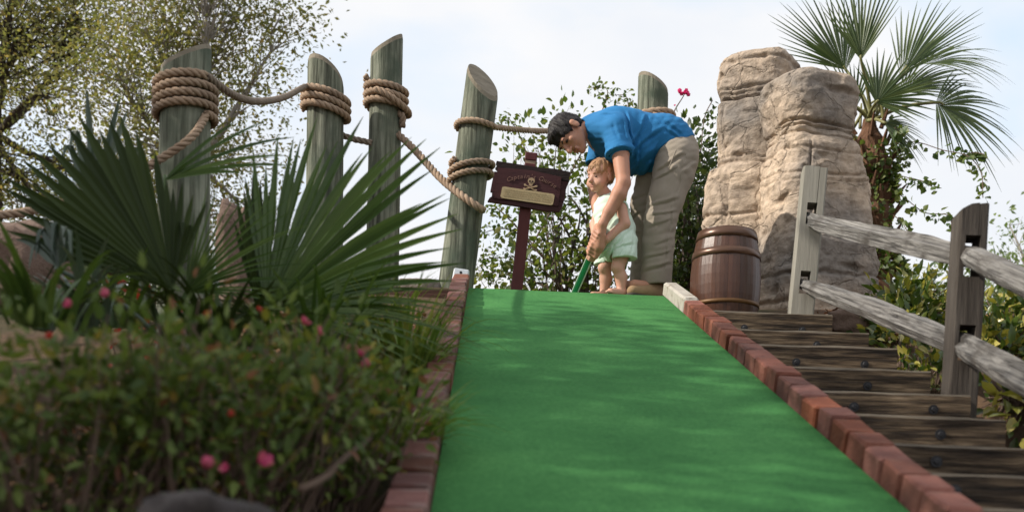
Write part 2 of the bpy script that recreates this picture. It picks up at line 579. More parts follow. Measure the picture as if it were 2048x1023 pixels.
MAT['croton_part'] = leafy('variegated_leaf_single', [(0.035, 0.065, 0.014), (0.075, 0.11, 0.02), (0.30, 0.27, 0.05), (0.46, 0.40, 0.13)], pos=[0, 0.4, 0.72, 1.0], rough=0.32, trans=0.25, spec=0.5, per_object=True)
MAT['vine_leaf'] = leafy('vine_leaf', [(0.045, 0.085, 0.020), (0.085, 0.125, 0.030), (0.15, 0.175, 0.05)], trans=0.35, per_object=True)
MAT['vine_mass'] = leafy('vine_leaf_mass', [(0.040, 0.075, 0.018), (0.080, 0.115, 0.028), (0.14, 0.16, 0.045)], trans=0.3)
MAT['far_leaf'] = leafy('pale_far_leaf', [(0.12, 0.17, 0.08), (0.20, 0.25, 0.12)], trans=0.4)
MAT['palm_leaf'] = leafy('palm_frond_leaf', [(0.040, 0.068, 0.026), (0.070, 0.105, 0.040), (0.110, 0.142, 0.056)], rough=0.4, trans=0.3, spec=0.45)
MAT['palm_dry'] = leafy('pale_palm_stalk', [(0.16, 0.17, 0.06), (0.24, 0.22, 0.09)], rough=0.5, trans=0.1)
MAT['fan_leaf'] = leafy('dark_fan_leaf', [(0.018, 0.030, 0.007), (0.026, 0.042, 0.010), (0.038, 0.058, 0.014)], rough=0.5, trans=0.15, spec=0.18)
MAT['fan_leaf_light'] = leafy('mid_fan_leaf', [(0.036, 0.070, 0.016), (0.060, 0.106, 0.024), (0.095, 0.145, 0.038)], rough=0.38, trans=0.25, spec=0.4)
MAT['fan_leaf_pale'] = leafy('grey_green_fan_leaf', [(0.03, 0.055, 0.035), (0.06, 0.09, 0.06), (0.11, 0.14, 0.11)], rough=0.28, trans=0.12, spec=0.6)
MAT['grass'] = leafy('strap_grass', [(0.065, 0.115, 0.022), (0.130, 0.195, 0.038), (0.21, 0.26, 0.06), (0.30, 0.27, 0.10)], pos=[0, 0.45, 0.85, 1], rough=0.4, trans=0.3)
MAT['skin'] = surf('skin', [(0.40, 0.19, 0.12), (0.50, 0.26, 0.18)], 9, rough=0.55, bump=0.1, bscale=60, dist=0.002)
MAT['skin_child'] = surf('fair_skin', [(0.52, 0.27, 0.19), (0.62, 0.36, 0.27)], 9, rough=0.55, bump=0)
for k in ('skin', 'skin_child'):
    b = MAT[k].node_tree.nodes['Principled BSDF']
    b.inputs['Subsurface Weight'].default_value = 0.15
    b.inputs['Subsurface Radius'].default_value = (0.02, 0.008, 0.004)
MAT['hair'] = surf('dark_brown_hair', [(0.006, 0.005, 0.005), (0.022, 0.015, 0.013)], 25, stretch=(3, 3, 1), rough=0.5, bump=0.8, bscale=60, dist=0.006)
MAT['hair_child'] = surf('strawberry_blond_hair', [(0.27, 0.135, 0.065), (0.46, 0.27, 0.145)], 18, stretch=(3, 3, 1), rough=0.55, bump=0.6, bscale=60, dist=0.004)
MAT['shirt'] = surf('blue_knit', [(0.012, 0.120, 0.30), (0.022, 0.180, 0.41)], 5, rough=0.85, bump=0.35, bscale=220, dist=0.002)
MAT['trousers'] = surf('khaki_twill', [(0.235, 0.198, 0.158), (0.310, 0.268, 0.218)], 6, rough=0.9, bump=0.35, bscale=160, dist=0.002)
MAT['romper'] = surf('mint_cotton', [(0.52, 0.66, 0.55), (0.64, 0.76, 0.66)], 6, rough=0.9, bump=0.3, bscale=140, dist=0.002)
MAT['shoe'] = surf('tan_suede', [(0.22, 0.14, 0.075), (0.34, 0.23, 0.13)], 14, rough=0.85, bump=0.2)
MAT['sole'] = surf('dark_shoe_sole', [(0.03, 0.025, 0.02), (0.07, 0.06, 0.05)], 14, rough=0.8, bump=0)
MAT['club_green'] = surf('green_club_plastic', [(0.012, 0.17, 0.055), (0.02, 0.24, 0.08)], 20, rough=0.4, bump=0)
MAT['club_white'] = surf('pale_club_edge', [(0.35, 0.50, 0.38), (0.50, 0.62, 0.5)], 20, rough=0.4, bump=0)
MAT['black_rubber'] = surf('black_grip', [(0.008, 0.008, 0.008), (0.02, 0.02, 0.02)], 30, rough=0.7, bump=0)
MAT['eye'] = surf('eye_dark', [(0.02, 0.012, 0.01), (0.03, 0.02, 0.015)], 30, rough=0.25, bump=0)
MAT['lip'] = surf('lip', [(0.33, 0.12, 0.10), (0.40, 0.16, 0.13)], 30, rough=0.5, bump=0)


def carpet_material():
    m, nt, N, L, b = new_mat('green_putting_carpet')
    tc = N.new('ShaderNodeTexCoord')
    n1 = N.new('ShaderNodeTexNoise')
    n1.inputs['Scale'].default_value = 420
    n1.inputs['Detail'].default_value = 3
    n2 = N.new('ShaderNodeTexNoise')
    n2.inputs['Scale'].default_value = 2.2
    n2.inputs['Detail'].default_value = 7
    n2.inputs['Roughness'].default_value = 0.6
    n3 = N.new('ShaderNodeTexNoise')
    n3.inputs['Scale'].default_value = 70
    n3.inputs['Detail'].default_value = 4
    for n in (n1, n2, n3):
        L.new(tc.outputs['Object'], n.inputs['Vector'])
    ad = N.new('ShaderNodeMath')
    ad.operation = 'MULTIPLY_ADD'
    ad.inputs[1].default_value = 0.55
    L.new(n2.outputs['Fac'], ad.inputs[0])
    sm = N.new('ShaderNodeMath')
    sm.operation = 'MULTIPLY'
    sm.inputs[1].default_value = 0.3
    L.new(n1.outputs['Fac'], sm.inputs[0])
    L.new(sm.outputs[0], ad.inputs[2])
    ad2 = N.new('ShaderNodeMath')
    ad2.operation = 'MULTIPLY_ADD'
    ad2.inputs[1].default_value = 0.36
    L.new(n3.outputs['Fac'], ad2.inputs[0])
    L.new(ad.outputs[0], ad2.inputs[2])
    r = ramp(N, [(0.026, 0.108, 0.032), (0.044, 0.163, 0.047), (0.072, 0.226, 0.067)], [0.44, 0.60, 0.76])
    L.new(ad2.outputs[0], r.inputs['Fac'])
    L.new(r.outputs['Color'], b.inputs['Base Color'])
    b.inputs['Roughness'].default_value = 0.95
    b.inputs['Specular IOR Level'].default_value = 0.1
    b.inputs['Sheen Weight'].default_value = 0.05
    b.inputs['Sheen Tint'].default_value = (0.4, 0.9, 0.4, 1)
    bp = N.new('ShaderNodeBump')
    bp.inputs['Strength'].default_value = 0.5
    bp.inputs['Distance'].default_value = 0.004
    L.new(n1.outputs['Fac'], bp.inputs['Height'])
    L.new(bp.outputs['Normal'], b.inputs['Normal'])
    return m


MAT['carpet'] = carpet_material()


def rock_material():
    m, nt, N, L, b = new_mat('sandstone')
    tc = N.new('ShaderNodeTexCoord')
    mp = N.new('ShaderNodeMapping')
    mp.inputs['Scale'].default_value = (1, 1, 1.1)
    L.new(tc.outputs['Object'], mp.inputs['Vector'])
    n1 = N.new('ShaderNodeTexNoise')
    n1.inputs['Scale'].default_value = 2.4
    n1.inputs['Detail'].default_value = 8
    n1.inputs['Roughness'].default_value = 0.6
    n1.inputs['Distortion'].default_value = 0.6
    L.new(mp.outputs[0], n1.inputs['Vector'])
    r = ramp(N, [(0.33, 0.27, 0.22), (0.49, 0.395, 0.31), (0.56, 0.445, 0.34), (0.57, 0.48, 0.39)], [0.3, 0.45, 0.58, 0.75])
    L.new(n1.outputs['Fac'], r.inputs['Fac'])
    n2 = N.new('ShaderNodeTexNoise')                 # grey weathering, in patches of their own
    n2.inputs['Scale'].default_value = 1.3
    n2.inputs['Detail'].default_value = 6
    L.new(tc.outputs['Object'], n2.inputs['Vector'])
    r2 = ramp(N, [(0, 0, 0), (1, 1, 1)], [0.45, 0.62])
    L.new(n2.outputs['Fac'], r2.inputs['Fac'])
    mx = N.new('ShaderNodeMix')
    mx.data_type = 'RGBA'
    L.new(r2.outputs['Color'], mx.inputs['Factor'])
    L.new(r.outputs['Color'], mx.inputs['A'])
    mx.inputs['B'].default_value = (0.235, 0.21, 0.188, 1)
    n4 = N.new('ShaderNodeTexNoise')
    n4.inputs['Scale'].default_value = 22
    n4.inputs['Detail'].default_value = 5
    L.new(tc.outputs['Object'], n4.inputs['Vector'])
    r4 = ramp(N, [(0.72, 0.69, 0.66), (1.10, 1.08, 1.06)], [0.34, 0.58])
    L.new(n4.outputs['Fac'], r4.inputs['Fac'])
    mu = N.new('ShaderNodeMix')
    mu.data_type = 'RGBA'
    mu.blend_type = 'MULTIPLY'
    mu.inputs['Factor'].default_value = 0.8
    L.new(mx.outputs['Result'], mu.inputs['A'])
    L.new(r4.outputs['Color'], mu.inputs['B'])
    L.new(mu.outputs['Result'], b.inputs['Base Color'])
    b.inputs['Roughness'].default_value = 0.95
    b.inputs['Specular IOR Level'].default_value = 0.15
    n3 = N.new('ShaderNodeTexNoise')
    n3.inputs['Scale'].default_value = 9
    n3.inputs['Detail'].default_value = 9
    n3.inputs['Roughness'].default_value = 0.68
    L.new(mp.outputs[0], n3.inputs['Vector'])
    bp = N.new('ShaderNodeBump')
    bp.inputs['Strength'].default_value = 0.75
    bp.inputs['Distance'].default_value = 0.06
    vo = N.new('ShaderNodeTexVoronoi')               # wandering hairline cracks
    vo.feature = 'DISTANCE_TO_EDGE'
    vo.inputs['Scale'].default_value = 3.4
    wv = N.new('ShaderNodeVectorMath')
    wv.operation = 'MULTIPLY_ADD'
    wv.inputs[1].default_value = (0.35, 0.35, 0.35)
    L.new(n1.outputs['Color'], wv.inputs[0])
    L.new(tc.outputs['Object'], wv.inputs[2])
    L.new(wv.outputs[0], vo.inputs['Vector'])
    rv = ramp(N, [(0, 0, 0), (1, 1, 1)], [0.0, 0.035])
    L.new(vo.outputs['Distance'], rv.inputs['Fac'])
    ah = N.new('ShaderNodeMath')
    ah.operation = 'MULTIPLY_ADD'
    ah.inputs[1].default_value = 0.32
    L.new(rv.outputs['Color'], ah.inputs[0])
    L.new(n3.outputs['Fac'], ah.inputs[2])
    L.new(ah.outputs[0], bp.inputs['Height'])
    L.new(bp.outputs['Normal'], b.inputs['Normal'])
    return m


MAT['rock'] = rock_material()

# ------------------------------------------------------------------ ground, ramp, steps
YAW = R(-1.76)
UP = Vector((math.sin(YAW), math.cos(YAW), 0))       # uphill along the ramp
RT = Vector((math.cos(YAW), -math.sin(YAW), 0))      # across the ramp
CREST = Vector((0.2796, 6.661, CAM_H + 1.538))
SLOPE = 0.3625


def plane_z(y):
    return CREST.z - SLOPE * (CREST.y - y)


def ground_z(x, y):
    top = CREST.z - 0.07
    z = min(plane_z(y) - 0.07, top)
    z = max(z, 0.02)
    u = x - 0.28
    if 0.72 < u < 1.75 and y < 6.3:                  # bed under the flight of steps
        z -= 0.25 * min(1, (u - 0.72) / 0.05, (1.75 - u) / 0.05)
    if abs(u) < 0.6 and y < 7.0:
        z -= 0.06
    if y > 7.35 and y < 13:                          # low mound behind the tee
        k = min(1, (y - 7.35) / 0.3) * min(1, (13 - y) / 2)
        z += k * 0.17 * (1.0 if -0.2 < x < 1.6 else 0.35)
    if y > 13:
        z = top * max(0.0, 1 - (y - 13) / 17) + 0.02
    if x < -2.4 and y < 12:
        z += min(0.35, (-2.4 - x) * 0.12)
    return z


xs = np.concatenate([[-4000, -900, -200, -60, -25, -13], np.arange(-8, 8.01, 0.1), [13, 25, 60, 200, 900, 4000]])
ys = np.concatenate([[-4000, -900, -200, -60, -20, -8, -3], np.arange(-1, 14.01, 0.1), [16, 19, 23, 27, 31, 40, 80, 200, 900, 4000]])
gv = []
for y in ys:
    for x in xs:
        z = ground_z(x, y)
        if abs(x) < 9 and -1.5 < y < 15:
            n = mnoise.noise(Vector((x * 1.7, y * 1.7, 0))) * 0.03 + mnoise.noise(Vector((x * 7, y * 7, 3))) * 0.012
            z += n if abs(x - 0.28) > 0.75 else -abs(n) * 0.3
        gv.append((x, y, z))
nx, ny = len(xs), len(ys)
ii = (np.arange(ny - 1)[:, None] * nx + np.arange(nx - 1)[None]).ravel()
gf = np.stack([ii, ii + 1, ii + nx + 1, ii + nx], 1)
ground = link('ground', np_mesh('ground', gv, gf, True), None, MAT['ground'], 'structure')
tag(ground, 'brown mulched hillside around the putting ramp', 'ground')


def ramp_z(s):
    """height along the ramp, s metres downhill of the crest (rounded brow)"""
    w = 0.12
    if s > w:
        return CREST.z - SLOPE * s
    if s < -w:
        return CREST.z - SLOPE * 0.0 - 0.0
    return CREST.z - SLOPE * (s + w) ** 2 / (4 * w)


def ramp_pt(u, s, h=0.0):
    p = CREST + RT * u - UP * s
    p.z = ramp_z(s) + h
    return p


m = MB()
ss = [-1.15, -0.9, -0.6, -0.3] + [-0.16 + 0.04 * k for k in range(9)] + list(np.arange(0.3, 5.75, 0.15))
us = list(np.linspace(-0.6, 0.6, 17))
top = []
for s in ss:
    for u in us:
        top.append(ramp_pt(u, s, 0.0015 * mnoise.noise(Vector((u * 4, s * 3, 0)))))
n = len(us)
tf = [(i * n + j, i * n + j + 1, (i + 1) * n + j + 1, (i + 1) * n + j) for i in range(len(ss) - 1) for j in range(n - 1)]
m.add(top, tf)
edge = [0 * n + j for j in range(n)] + [i * n + n - 1 for i in range(1, len(ss))] + [(len(ss) - 1) * n + j for j in range(n - 2, -1, -1)] + [i * n for i in range(len(ss) - 2, 0, -1)]
lo = [top[e] + Vector((0, 0, -0.035)) for e in edge]
k = len(edge)
m.add([top[e] for e in edge] + lo, [(i, (i + 1) % k, (i + 1) % k + k, i + k) for i in range(k)])
green = m.build('putting_green', MAT['carpet'], smooth=True, kind='structure')
tag(green, 'steep green carpet putting ramp between two brick borders', 'putting green')

# ---- brick borders
slope_len = math.sqrt(1 + SLOPE ** 2)


def brick_mesh():
    mb = MB()
    mb.box((0, 0, 0), (0.094, 0.182, 0.092), bev=0.011)
    return mb.mesh('brick')


brick_meshes = []
for k in range(6):
    mb = MB()
    mb.box((0, 0, 0), (0.094, 0.182, 0.092), bev=0.005 + 0.0015 * (k % 3), jit=0.003)
    brick_meshes.append(mb.mesh('brick'))


def border(side, label, mat, s0, s1, hgt):
    b = thing('brick_border', label, 'border', ramp_pt(side * 0.65, (s0 + s1) / 2, -0.02))
    bm = [x.copy() for x in brick_meshes]
    for x in bm:
        x.materials.append(mat)
    s = s0
    i = 0
    while s < s1:
        L = 0.132 + 0.075 * max(0, 1 - s / 4.2) + random.uniform(-0.014, 0.016)
        sc = s + L / 2 / slope_len
        p = ramp_pt(side * (0.6 + 0.05 + random.uniform(-0.003, 0.004)), sc, hgt - 0.046 + random.uniform(-0.004, 0.004))
        o = bpy.data.objects.new('brick', random.choice(bm))
        COL.objects.link(o)
        t = (UP + Vector((0, 0, SLOPE))).normalized()
        nrm = RT.cross(t)
        Mx = Matrix((RT, t, nrm)).transposed()
        Mx = Mx @ Matrix.Rotation(R(random.uniform(-1.6, 1.6)), 3, 'Z') @ Matrix.Rotation(R(random.uniform(-1.5, 1.5)), 3, 'X') @ Matrix.Rotation(R(random.uniform(-1.5, 1.5)), 3, 'Y')
        o.matrix_basis = Matrix.Translation(p) @ Mx.to_4x4() @ Matrix.Diagonal((random.uniform(0.96, 1.04), L / 0.182 * 0.965, 1, 1))
        attach(o, b)
        s += (L + 0.007) / slope_len
        i += 1
    mb = MB()                                        # mortar bed, its joints set back between the bricks
    pts = [(side * 0.616, hgt - 0.1), (side * 0.686, hgt - 0.1), (side * 0.686, hgt - 0.022), (side * 0.616, hgt - 0.022)]
    vs = [ramp_pt(u, max(s0, 0.16), h) for u, h in pts] + [ramp_pt(u, s1, h) for u, h in pts]
    mb.add(vs, [(0, 1, 2, 3), (7, 6, 5, 4), (0, 4, 5, 1), (1, 5, 6, 2), (2, 6, 7, 3), (3, 7, 4, 0)])
    mb.build('mortar', MAT['mortar'], b)
    return b


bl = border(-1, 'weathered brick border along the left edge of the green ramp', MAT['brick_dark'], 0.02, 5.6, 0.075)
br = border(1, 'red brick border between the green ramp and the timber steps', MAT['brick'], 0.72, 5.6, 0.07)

# white end pieces of the two borders
m = MB()
t = (UP + Vector((0, 0, SLOPE))).normalized()
Ms = Matrix((RT, t, RT.cross(t))).transposed()
m.box(ramp_pt(0.652, 0.34, 0.030), (0.088, 0.76, 0.092), Ms, bev=0.012, jit=0.003)
eb = m.build('end_block', MAT['white_block'])
tag(eb, 'long whitish block ending the right brick border at the crest', 'block')
e2 = thing('end_block', 'small white metal end plate with two screws atop the left brick border', 'end cap', ramp_pt(-0.65, -0.1))
m = MB()
cpos = P(921, 555, 6.72)
Mc = Matrix.Rotation(R(-14), 3, 'X') @ Matrix.Rotation(R(7), 3, 'Y')
m.box(cpos, (0.098, 0.05, 0.105), Mc, bev=0.008)
m.build('end_plate', MAT['metal_white'], e2)
for py in (545, 564):
    m = MB()
    q = P(922, py, 6.68)
    m.tube([q + Vector((0, 0.012, 0)), q + Vector((0, -0.006, 0))], 0.009, 8)
    m.build('screw', MAT['dark_metal'], e2)

# ---- timber steps on the right
step_px = [(1430, 620, 5.95), (1478, 656, 5.45), (1522, 686, 5.03), (1590, 731, 4.58), (1655, 779, 4.16), (1712, 826, 3.80), (1768, 884, 3.42), (1845, 943, 3.06), (1905, 1011, 2.74)]
noses = [P(*q) for q in step_px]
noses.append(noses[-1] + Vector((0.05, -0.36, -0.135)))
noses.append(noses[-1] + Vector((0.05, -0.38, -0.14)))
ends = [1665, 1738, 1795, 1862, 1942, 2012]
xr = [P(ends[i], step_px[i][1] + 18, step_px[i][2]).x for i in range(6)]
xr += [1.80, 1.83, 1.86, 1.88, 1.9]
x_in = CREST.x + 0.70
stairs = thing('timber_stairs', 'flight of dark bolted timber steps beside the right brick border', 'steps', (1.4, 4.4, noses[5].z - 0.3))
bolt_m = MB()
bolt_m.tube([(0, 0.01, 0), (0, -0.003, 0)], 0.019, 12)
bolt_m.tube([(0, 0.0, 0), (0, -0.005, 0), (0, -0.008, 0)], [0.012, 0.012, 0.008], 6)
bolt_me = bolt_m.mesh('bolt')
bolt_me.materials.append(MAT['dark_metal'])
for i, nz in enumerate(noses):
    xl = x_in + RT.x * 0 + (CREST.y - nz.y) * math.sin(-YAW) * 1.0 + 0.006
    back = noses[i - 1].y if i else nz.y + 0.95
    h = nz.z - (noses[i + 1].z if i + 1 < len(noses) else nz.z - 0.15) + 0.05
    depth = 0.15
    L = xr[i] - xl
    mb = MB()                                        # an old timber: waney, worn along its top edge
    nseg = 14
    rows = []
    for k in range(nseg + 1):
        x = -L / 2 + L * k / nseg
        w = [0.006 * mnoise.noise(Vector((x * 5 + i * 9, q * 3.1, i))) for q in range(4)]
        c = 0.009 + 0.005 * mnoise.noise(Vector((x * 9, i * 5, 1)))
        rows.append([(x, -depth / 2 + w[0], -h / 2), (x, -depth / 2 + w[1], h / 2 - c + w[1]), (x, -depth / 2 + c + w[1], h / 2 + w[2]), (x, depth / 2, h / 2 + w[3]), (x, depth / 2, -h / 2)])
    vs = [p for r in rows for p in r]
    fs, mi = [], []
    for k in range(nseg):
        for j in range(5):
            fs.append((k * 5 + j, k * 5 + (j + 1) % 5, (k + 1) * 5 + (j + 1) % 5, (k + 1) * 5 + j))
            mi.append(1 if j == 1 else 0)
    b0 = len(mb.v)
    mb.add(vs, fs)
    mb.m = mi
    mb.add([rows[0][j] for j in range(5)] + [rows[-1][j] for j in range(5)], [(4, 3, 2, 1, 0), (5, 6, 7, 8, 9)])
    me = mb.mesh('timber')
    me.materials.append(MAT['timber'])
    me.materials.append(MAT['timber_edge'])
    o = bpy.data.objects.new('timber', me)
    COL.objects.link(o)
    o.location = ((xl + xr[i]) / 2, nz.y + depth / 2, nz.z - h / 2)
    o.rotation_euler = (0, R(random.uniform(-0.25, 0.25)), R(random.uniform(-0.4, 0.4)))
    attach(o, stairs)
    for fx in ((0.2, 0.62) if i % 2 else (0.34, 0.78)):
        bo = bpy.data.objects.new('bolt', bolt_me)
        COL.objects.link(bo)
        bo.location = (xl + L * (fx + random.uniform(-0.03, 0.03)), nz.y - 0.004, nz.z - (h - 0.05) * 0.47)
        attach(bo, o)
    mb = MB()                                        # packed earth of the tread behind the timber
    yb = back + 0.13
    mb.box(((xl + xr[i]) / 2, (nz.y + depth + yb) / 2, nz.z - 0.1), (L - 0.02, yb - nz.y - depth, 0.18), jit=0.004)
    mb.build('tread_fill', MAT['ground'], stairs)

# ---- timbers and stones left of the ramp's crest
lw = thing('timber_edging', 'two stacked reddish timbers retaining the left side of the crest', 'retaining wall', P(780, 640, 6.4))


def rough_timber(parent, a, b, hgt, dep, mat):
    a, b = Vector(a), Vector(b)
    mb = MB()
    nseg = 12
    vs, fs = [], []
    ax = (b - a)
    for k in range(nseg + 1):
        p = a + ax * (k / nseg)
        w = [0.008 * mnoise.noise(p * 4 + Vector((q * 3.3, 0, 0))) for q in range(6)]
        c = 0.014
        for dy, dz in ((0 + w[0], -hgt + w[1]), (0 + w[0], -c + w[2]), (c, 0 + w[3]), (dep, 0 + w[4]), (dep, -hgt)):
            vs.append(p + Vector((0, dy, dz)))
    for k in range(nseg):
        for j in range(5):
            fs.append((k * 5 + j, k * 5 + (j + 1) % 5, (k + 1) * 5 + (j + 1) % 5, (k + 1) * 5 + j))
    fs += [(4, 3, 2, 1, 0), tuple(nseg * 5 + j for j in range(5))]
    mb.add(vs, fs)
    return mb.build('timber', mat, parent)


rough_timber(lw, P(560, 566, 6.62), P(897, 573, 6.62), 0.125, 0.16, MAT['timber_red'])
rough_timber(lw, P(560, 607, 6.35), P(893, 612, 6.35), 0.16, 0.16, MAT['timber'])


def boulder(c, size, label, seed, mat=None, sub=4, rough=0.28):
    import bmesh
    bm = bmesh.new()
    bmesh.ops.create_icosphere(bm, subdivisions=sub, radius=1.0)
    for v in bm.verts:
        p = v.co.copy()
        q = Vector((math.copysign(abs(p.x) ** 0.75, p.x), math.copysign(abs(p.y) ** 0.75, p.y), math.copysign(abs(p.z) ** 0.7, p.z)))
        d = mnoise.fractal(p * 1.3 + Vector((seed * 7.1, 0, 0)), 0.9, 2.1, 6)
        q *= 1 + rough * d
        q.z += 0.06 * mnoise.noise(Vector((p.x * 2, p.y * 2, p.z * 9 + seed)))
        v.co = Vector((q.x * size[0], q.y * size[1], q.z * size[2])) + Vector(c)
    me = bpy.data.meshes.new('boulder')
    bm.to_mesh(me)
    bm.free()
    me.polygons.foreach_set('use_smooth', [True] * len(me.polygons))
    return tag(link('boulder', me, None, mat or MAT['boulder']), label, 'boulder')


MAT['boulder_brown'] = surf('brown_boulder', [(0.07, 0.045, 0.035), (0.17, 0.115, 0.09), (0.30, 0.225, 0.18)], 3.5, rough=0.92, bump=0.9, bscale=14, dist=0.03)
MAT['boulder_dark'] = surf('dark_boulder', [(0.016, 0.013, 0.013), (0.045, 0.038, 0.037), (0.19, 0.17, 0.16)], 4, rough=0.92, bump=0.9, bscale=14, dist=0.02, pos=[0.3, 0.55, 0.8])
boulder(P(20, 560, 5.7), (0.42, 0.35, 0.26), 'large brown boulder at the far left behind the strappy leaves', 1, MAT['boulder_brown'])
boulder(P(185, 520, 5.9), (0.2, 0.2, 0.13), 'pale brown boulder left of the big dark fan frond', 2, MAT['boulder_brown'])
boulder(P(470, 520, 6.3), (0.10, 0.14, 0.33), 'tall reddish boulder showing between the two fan fronds', 3, MAT['boulder_brown'])
boulder(P(690, 552, 7.0), (0.13, 0.14, 0.09), 'grey boulder left of the tallest piling', 4)
boulder(P(840, 575, 7.0), (0.16, 0.12, 0.055), 'low pale stone between the two pilings behind the top timber', 5)
boulder(P(700, 672, 5.9), (0.17, 0.13, 0.085), 'pale grey stone under the stacked timbers, left one', 6)
boulder(P(815, 668, 5.85), (0.14, 0.12, 0.075), 'pale grey stone under the timbers beside the brick border', 7)
boulder(P(400, 1080, 1.75), (0.105, 0.12, 0.075), 'blurred dark grey stone at the bottom edge before the azaleas', 8, MAT['boulder_dark'])
boulder(P(1690, 655, 6.25), (0.14, 0.13, 0.09), 'brown stone at the end of the top step', 9, MAT['boulder_brown'])


# ------------------------------------------------------------------ rock formation
def pillar(name, rot, cy, z0, prof, seed, parent, ledges, cracks=()):
    """prof: list of (z, left x, right x, depth); ledges: (z, depth of the groove)"""
    prof = sorted(prof)
    zs_ = [p[0] for p in prof]
    nz, na = 270, 170
    vs = []
    z1 = zs_[-1]
    e = 0.50
    nrm_x = max(abs(math.copysign(abs(math.cos(a)) ** e, math.cos(a)) * math.cos(rot) - math.copysign(abs(math.sin(a)) ** e, math.sin(a)) * math.sin(rot)) for a in [2 * math.pi * q / 400 for q in range(400)])
    for i in range(nz + 1):
        z = z0 + (z1 - z0) * i / nz
        xl = np.interp(z, zs_, [p[1] for p in prof])
        xr_ = np.interp(z, zs_, [p[2] for p in prof])
        dp = np.interp(z, zs_, [p[3] for p in prof])
        for j in range(na):
            an = 2 * math.pi * j / na
            ca, sa = math.cos(an), math.sin(an)
            e = 0.50
            x0_ = math.copysign(abs(ca) ** e, ca)
            y0_ = math.copysign(abs(sa) ** e, sa)
            cr_, sr_ = math.cos(rot), math.sin(rot)
            x, y = (x0_ * cr_ - y0_ * sr_) / nrm_x, (x0_ * sr_ + y0_ * cr_) / nrm_x
            p = Vector(((xl + xr_) / 2 + x * (xr_ - xl) / 2, cy + y * dp, z))
            q = p * 1.0 + Vector((seed * 11.3, 0, 0))
            d = 0.026 * mnoise.fractal(q * 2.6, 0.8, 2.1, 4)
            d += 0.013 * (abs(mnoise.noise(Vector((q.x * 6, q.y * 6, q.z * 7)))) - 0.25)
            d += 0.008 * mnoise.fractal(Vector((q.x * 15, q.y * 15, q.z * 20)), 0.7, 2.1, 3)
            pit = mnoise.noise(Vector((q.x * 9 + 40, q.y * 9, q.z * 11)))
            if pit > 0.34:                           # eroded pockets
                d -= 0.11 * (pit - 0.34)
            for ca_, cg, cz0, cz1 in cracks:         # upright cracks, wandering with height
                if cz0 < z < cz1:
                    da = (an - ca_ - 0.16 * mnoise.noise(Vector((z * 2.6, ca_ * 5, seed))) + math.pi) % (2 * math.pi) - math.pi
                    d -= cg * math.exp(-(da / 0.025) ** 2) * min(1, (z - cz0) / .1, (cz1 - z) / .1)
            q2 = Vector((q.x * 1.9, q.y * 1.9, q.z * 1.4 + 9))
            d += 0.050 * (0.35 - abs(mnoise.noise(q2)))   # broad facets meeting at ridges
            for lz, lg, lw_ in ledges:               # bedding grooves, wandering
                dz = z - (lz + 0.035 * mnoise.noise(Vector((q.x * 3.1, q.y * 3.1, lz * 3))) + 0.02 * mnoise.noise(Vector((q.x * 9, q.y * 9, lz))))
                d -= lg * math.exp(-(dz / lw_) ** 2) * (0.6 + 0.8 * abs(mnoise.noise(Vector((q.x * 2.5, q.y * 2.5, lz * 7)))))
            nrm = Vector((x * 1.0, y * 1.0, 0)).normalized()
            vs.append(p + nrm * d)
    fs = [(i * na + j, i * na + (j + 1) % na, (i + 1) * na + (j + 1) % na, (i + 1) * na + j) for i in range(nz) for j in range(na)]
    last = [vs[nz * na + j] for j in range(na)]
    c = sum(last, Vector()) / na
    prev = list(range(nz * na, nz * na + na))
    for k, (sc, up) in enumerate(((0.96, 0.010), (0.88, 0.016), (0.6, 0.016), (0.25, 0.018))):
        b0 = len(vs)
        for p in last:
            q = c.lerp(p, sc)
            q.z += up + 0.03 * mnoise.noise(q * 4 + Vector((seed, 0, 0)))
            vs.append(q)
        fs += [(prev[j], prev[(j + 1) % na], b0 + (j + 1) % na, b0 + j) for j in range(na)]
        prev = list(range(b0, b0 + na))
    fs.append(tuple(prev))
    mb = MB()
    mb.add(vs, fs)
    return mb.build(name, MAT['rock'], parent, smooth=True)


def prof_px(rows, d):
    out = []
    for y, l, r, dp in rows:
        a, b = P(l, y, d), P(r, y, d)
        out.append(((a.z + b.z) / 2, a.x, b.x, dp))
    return out


rock = thing('rock_formation', 'tall twin sandstone rock with bedding cracks behind the barrel', 'rock', (P(1590, 640, 7.4).x, 7.5, 2.3))
d1, d2 = 7.75, 7.35
rows1 = [(700, 1408, 1640, .34), (560, 1408, 1630, .34), (460, 1411, 1630, .33), (380, 1410, 1625, .33), (350, 1418, 1620, .32), (335, 1436, 1618, .30), (250, 1440, 1610, .30), (215, 1441, 1608, .29), (205, 1447, 1606, .28), (190, 1442, 1608, .29), (150, 1437, 1610, .29), (131, 1439, 1608, .285), (123, 1446, 1602, .265)]
rows2 = [(700, 1508, 1764, .30), (600, 1512, 1754, .30), (500, 1520, 1742, .29), (420, 1526, 1730, .28), (360, 1528, 1722, .27), (310, 1536, 1714, .26), (285, 1540, 1702, .24), (262, 1534, 1704, .26), (215, 1526, 1708, .27), (190, 1529, 1709, .265), (174, 1533, 1706, .255), (165, 1544, 1696, .225)]
z_of = lambda y, d: P(1560, y, d).z
pillar('rear_pillar', R(-28), d1 + 0.05, 2.0, prof_px(rows1, d1), 1, rock, [(z_of(208, d1), .07, .010), (z_of(190, d1), .035, .007), (z_of(199, d1), .025, .005), (z_of(346, d1), .035, .013), (z_of(335, d1), .02, .008), (z_of(445, d1), .03, .012), (z_of(140, d1), .02, .010)], [(4.2, .035, z_of(330, d1), z_of(220, d1)), (4.0, .03, z_of(600, d1), z_of(460, d1)), (4.6, .03, z_of(470, d1), z_of(350, d1))])
